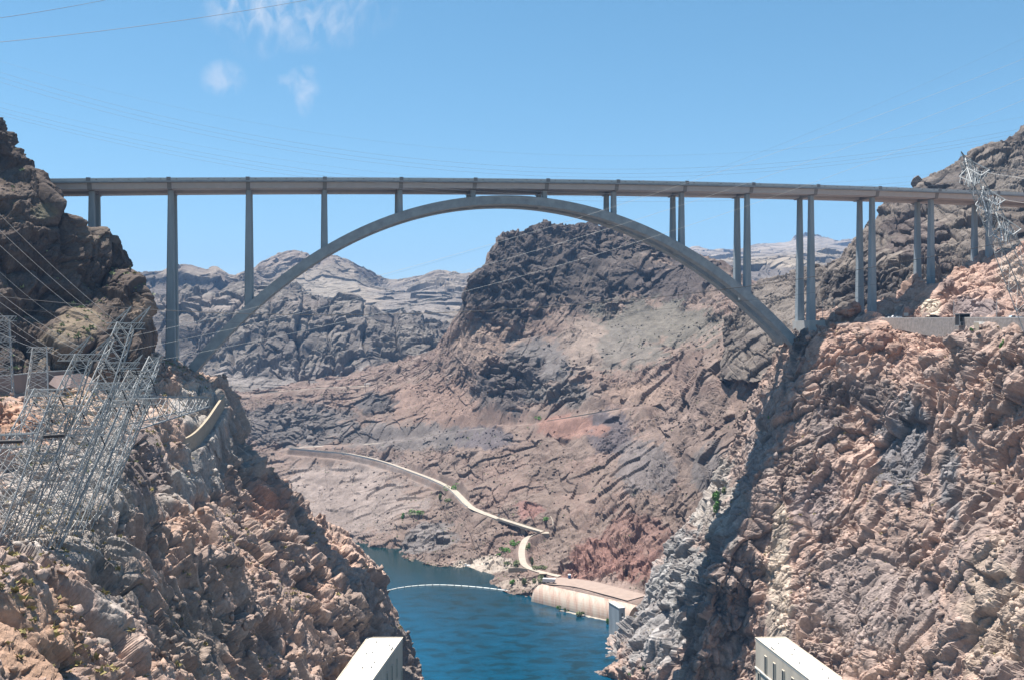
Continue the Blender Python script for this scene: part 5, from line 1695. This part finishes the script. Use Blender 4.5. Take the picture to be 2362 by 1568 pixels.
shrub(0, 0, 13, 22, 'leaf', 'green bush at the water beside the gate tower', 94, at=WZ(1403, 1437, .3))

# countless: loose rubble and desert scrub
def scatter(name, label, key, n, mat, rmin, rmax, seed, box=None, scrub=False, up=.42, soft=False):
    d = PATCH[key]
    rng = np.random.default_rng(seed)
    m_ = (d['n'][:, 2] > up) & (d['rd'] < .2) & (d['px'] > -60) & (d['px'] < 2420) & (d['py'] < 1600)
    if box:
        m_ &= (d['px'] > box[0]) & (d['px'] < box[2]) & (d['py'] > box[1]) & (d['py'] < box[3])
    idx = np.where(m_)[0]
    if len(idx) == 0:
        return
    cl = vnoise(d['P'][idx] / np.float32(14.), seed + 3)
    pr = np.exp(2.2 * cl)
    idx = rng.choice(idx, min(n, len(idx)), replace=False, p=pr / pr.sum())
    n = len(idx)
    P_ = d['P'][idx]
    size = rmin + (rmax - rmin) * rng.random(n) ** 3.2
    V0, F0 = ico(1)
    F0 = np.array(F0)
    if scrub:
        k = 9
        a_ = rng.normal(size=(n, k, 3)); a_[..., 2] = np.abs(a_[..., 2]) * .8
        a_ /= np.linalg.norm(a_, axis=2, keepdims=True)
        b_ = np.cross(a_, rng.normal(size=(n, k, 3))); b_ /= np.linalg.norm(b_, axis=2, keepdims=True)
        s = size[:, None, None]
        base = P_[:, None] + a_ * s * .25
        V_ = np.stack([base - b_ * s * .45, base + b_ * s * .45, base + a_ * s * .95], 2).reshape(-1, 3)
        Fq = np.arange(len(V_)).reshape(-1, 3)
        cc = None
    else:
        R_ = rng.normal(size=(n, 3, 3))
        Qm, _ = np.linalg.qr(R_)
        sc = rng.uniform(.55, 1.2, (n, 1, 3)) * size[:, None, None]
        vv = V0[None] * (1 + .28 * rng.normal(size=(n, len(V0), 1))) * sc
        vv = np.einsum('nij,nkj->nki', Qm, vv)
        V_ = (vv + (P_ + np.array([0, 0, 1.]) * size[:, None] * .25)[:, None]).reshape(-1, 3)
        Fq = (F0[None] + (np.arange(n) * len(V0))[:, None, None]).reshape(-1, 3)
        cc = np.repeat(d['c'][idx] * rng.uniform(.8, 1.3, (n, 1)), len(V0), 0)
    me = bpy.data.meshes.new(name)
    me.vertices.add(len(V_))
    me.vertices.foreach_set('co', V_.astype(np.float32).ravel())
    me.loops.add(Fq.size)
    me.loops.foreach_set('vertex_index', Fq.ravel().astype(np.int32))
    me.polygons.add(len(Fq))
    me.polygons.foreach_set('loop_start', np.arange(0, Fq.size, 3, dtype=np.int32))
    me.polygons.foreach_set('loop_total', np.full(len(Fq), 3, np.int32))
    me.update(calc_edges=True)
    if cc is not None:
        at_ = me.color_attributes.new('Col', 'FLOAT_COLOR', 'POINT')
        at_.data.foreach_set('color', np.c_[cc, np.ones(len(cc))].astype(np.float32).ravel())
    me.materials.append(M[mat])
    o = bpy.data.objects.new(name, me)
    COL.objects.link(o)
    tag(o, label, kind='stuff')
scatter('rubble', 'loose rubble on the left canyon wall', 'S', 5000, 'rock', .25, 1.6, 1)
scatter('rubble', 'loose rubble on the right canyon wall', 'T', 4000, 'rock', .25, 1.7, 2)
scatter('rubble', 'loose rubble and talus on the middle hillside', 'C', 9000, 'rock', .35, 1.7, 3)
scatter('rubble', 'loose rubble on the pink knoll', 'G', 700, 'rock', .25, 1.3, 4)
scatter('scrub', 'dry straw coloured desert scrub dotting the left canyon wall', 'S', 2600, 'scrub', .3, 1.3, 5, scrub=True, up=.5)
scatter('scrub', 'grey green desert scrub on the left bench', 'S', 350, 'leaf_grey', .5, 1.5, 6, box=(0, 820, 480, 1100), scrub=True, up=.5)
scatter('scrub', 'green desert scrub on ledges of the dark left cliff', 'H', 300, 'leaf_grey', .5, 1.6, 7, scrub=True, up=.55)
scatter('scrub', 'sparse scrub on the right canyon wall', 'T', 900, 'scrub', .25, .9, 8, scrub=True, up=.55)
scatter('scrub', 'sparse scrub on the middle hillside', 'C', 4500, 'leaf_grey', .35, 1.1, 9, scrub=True, up=.55)
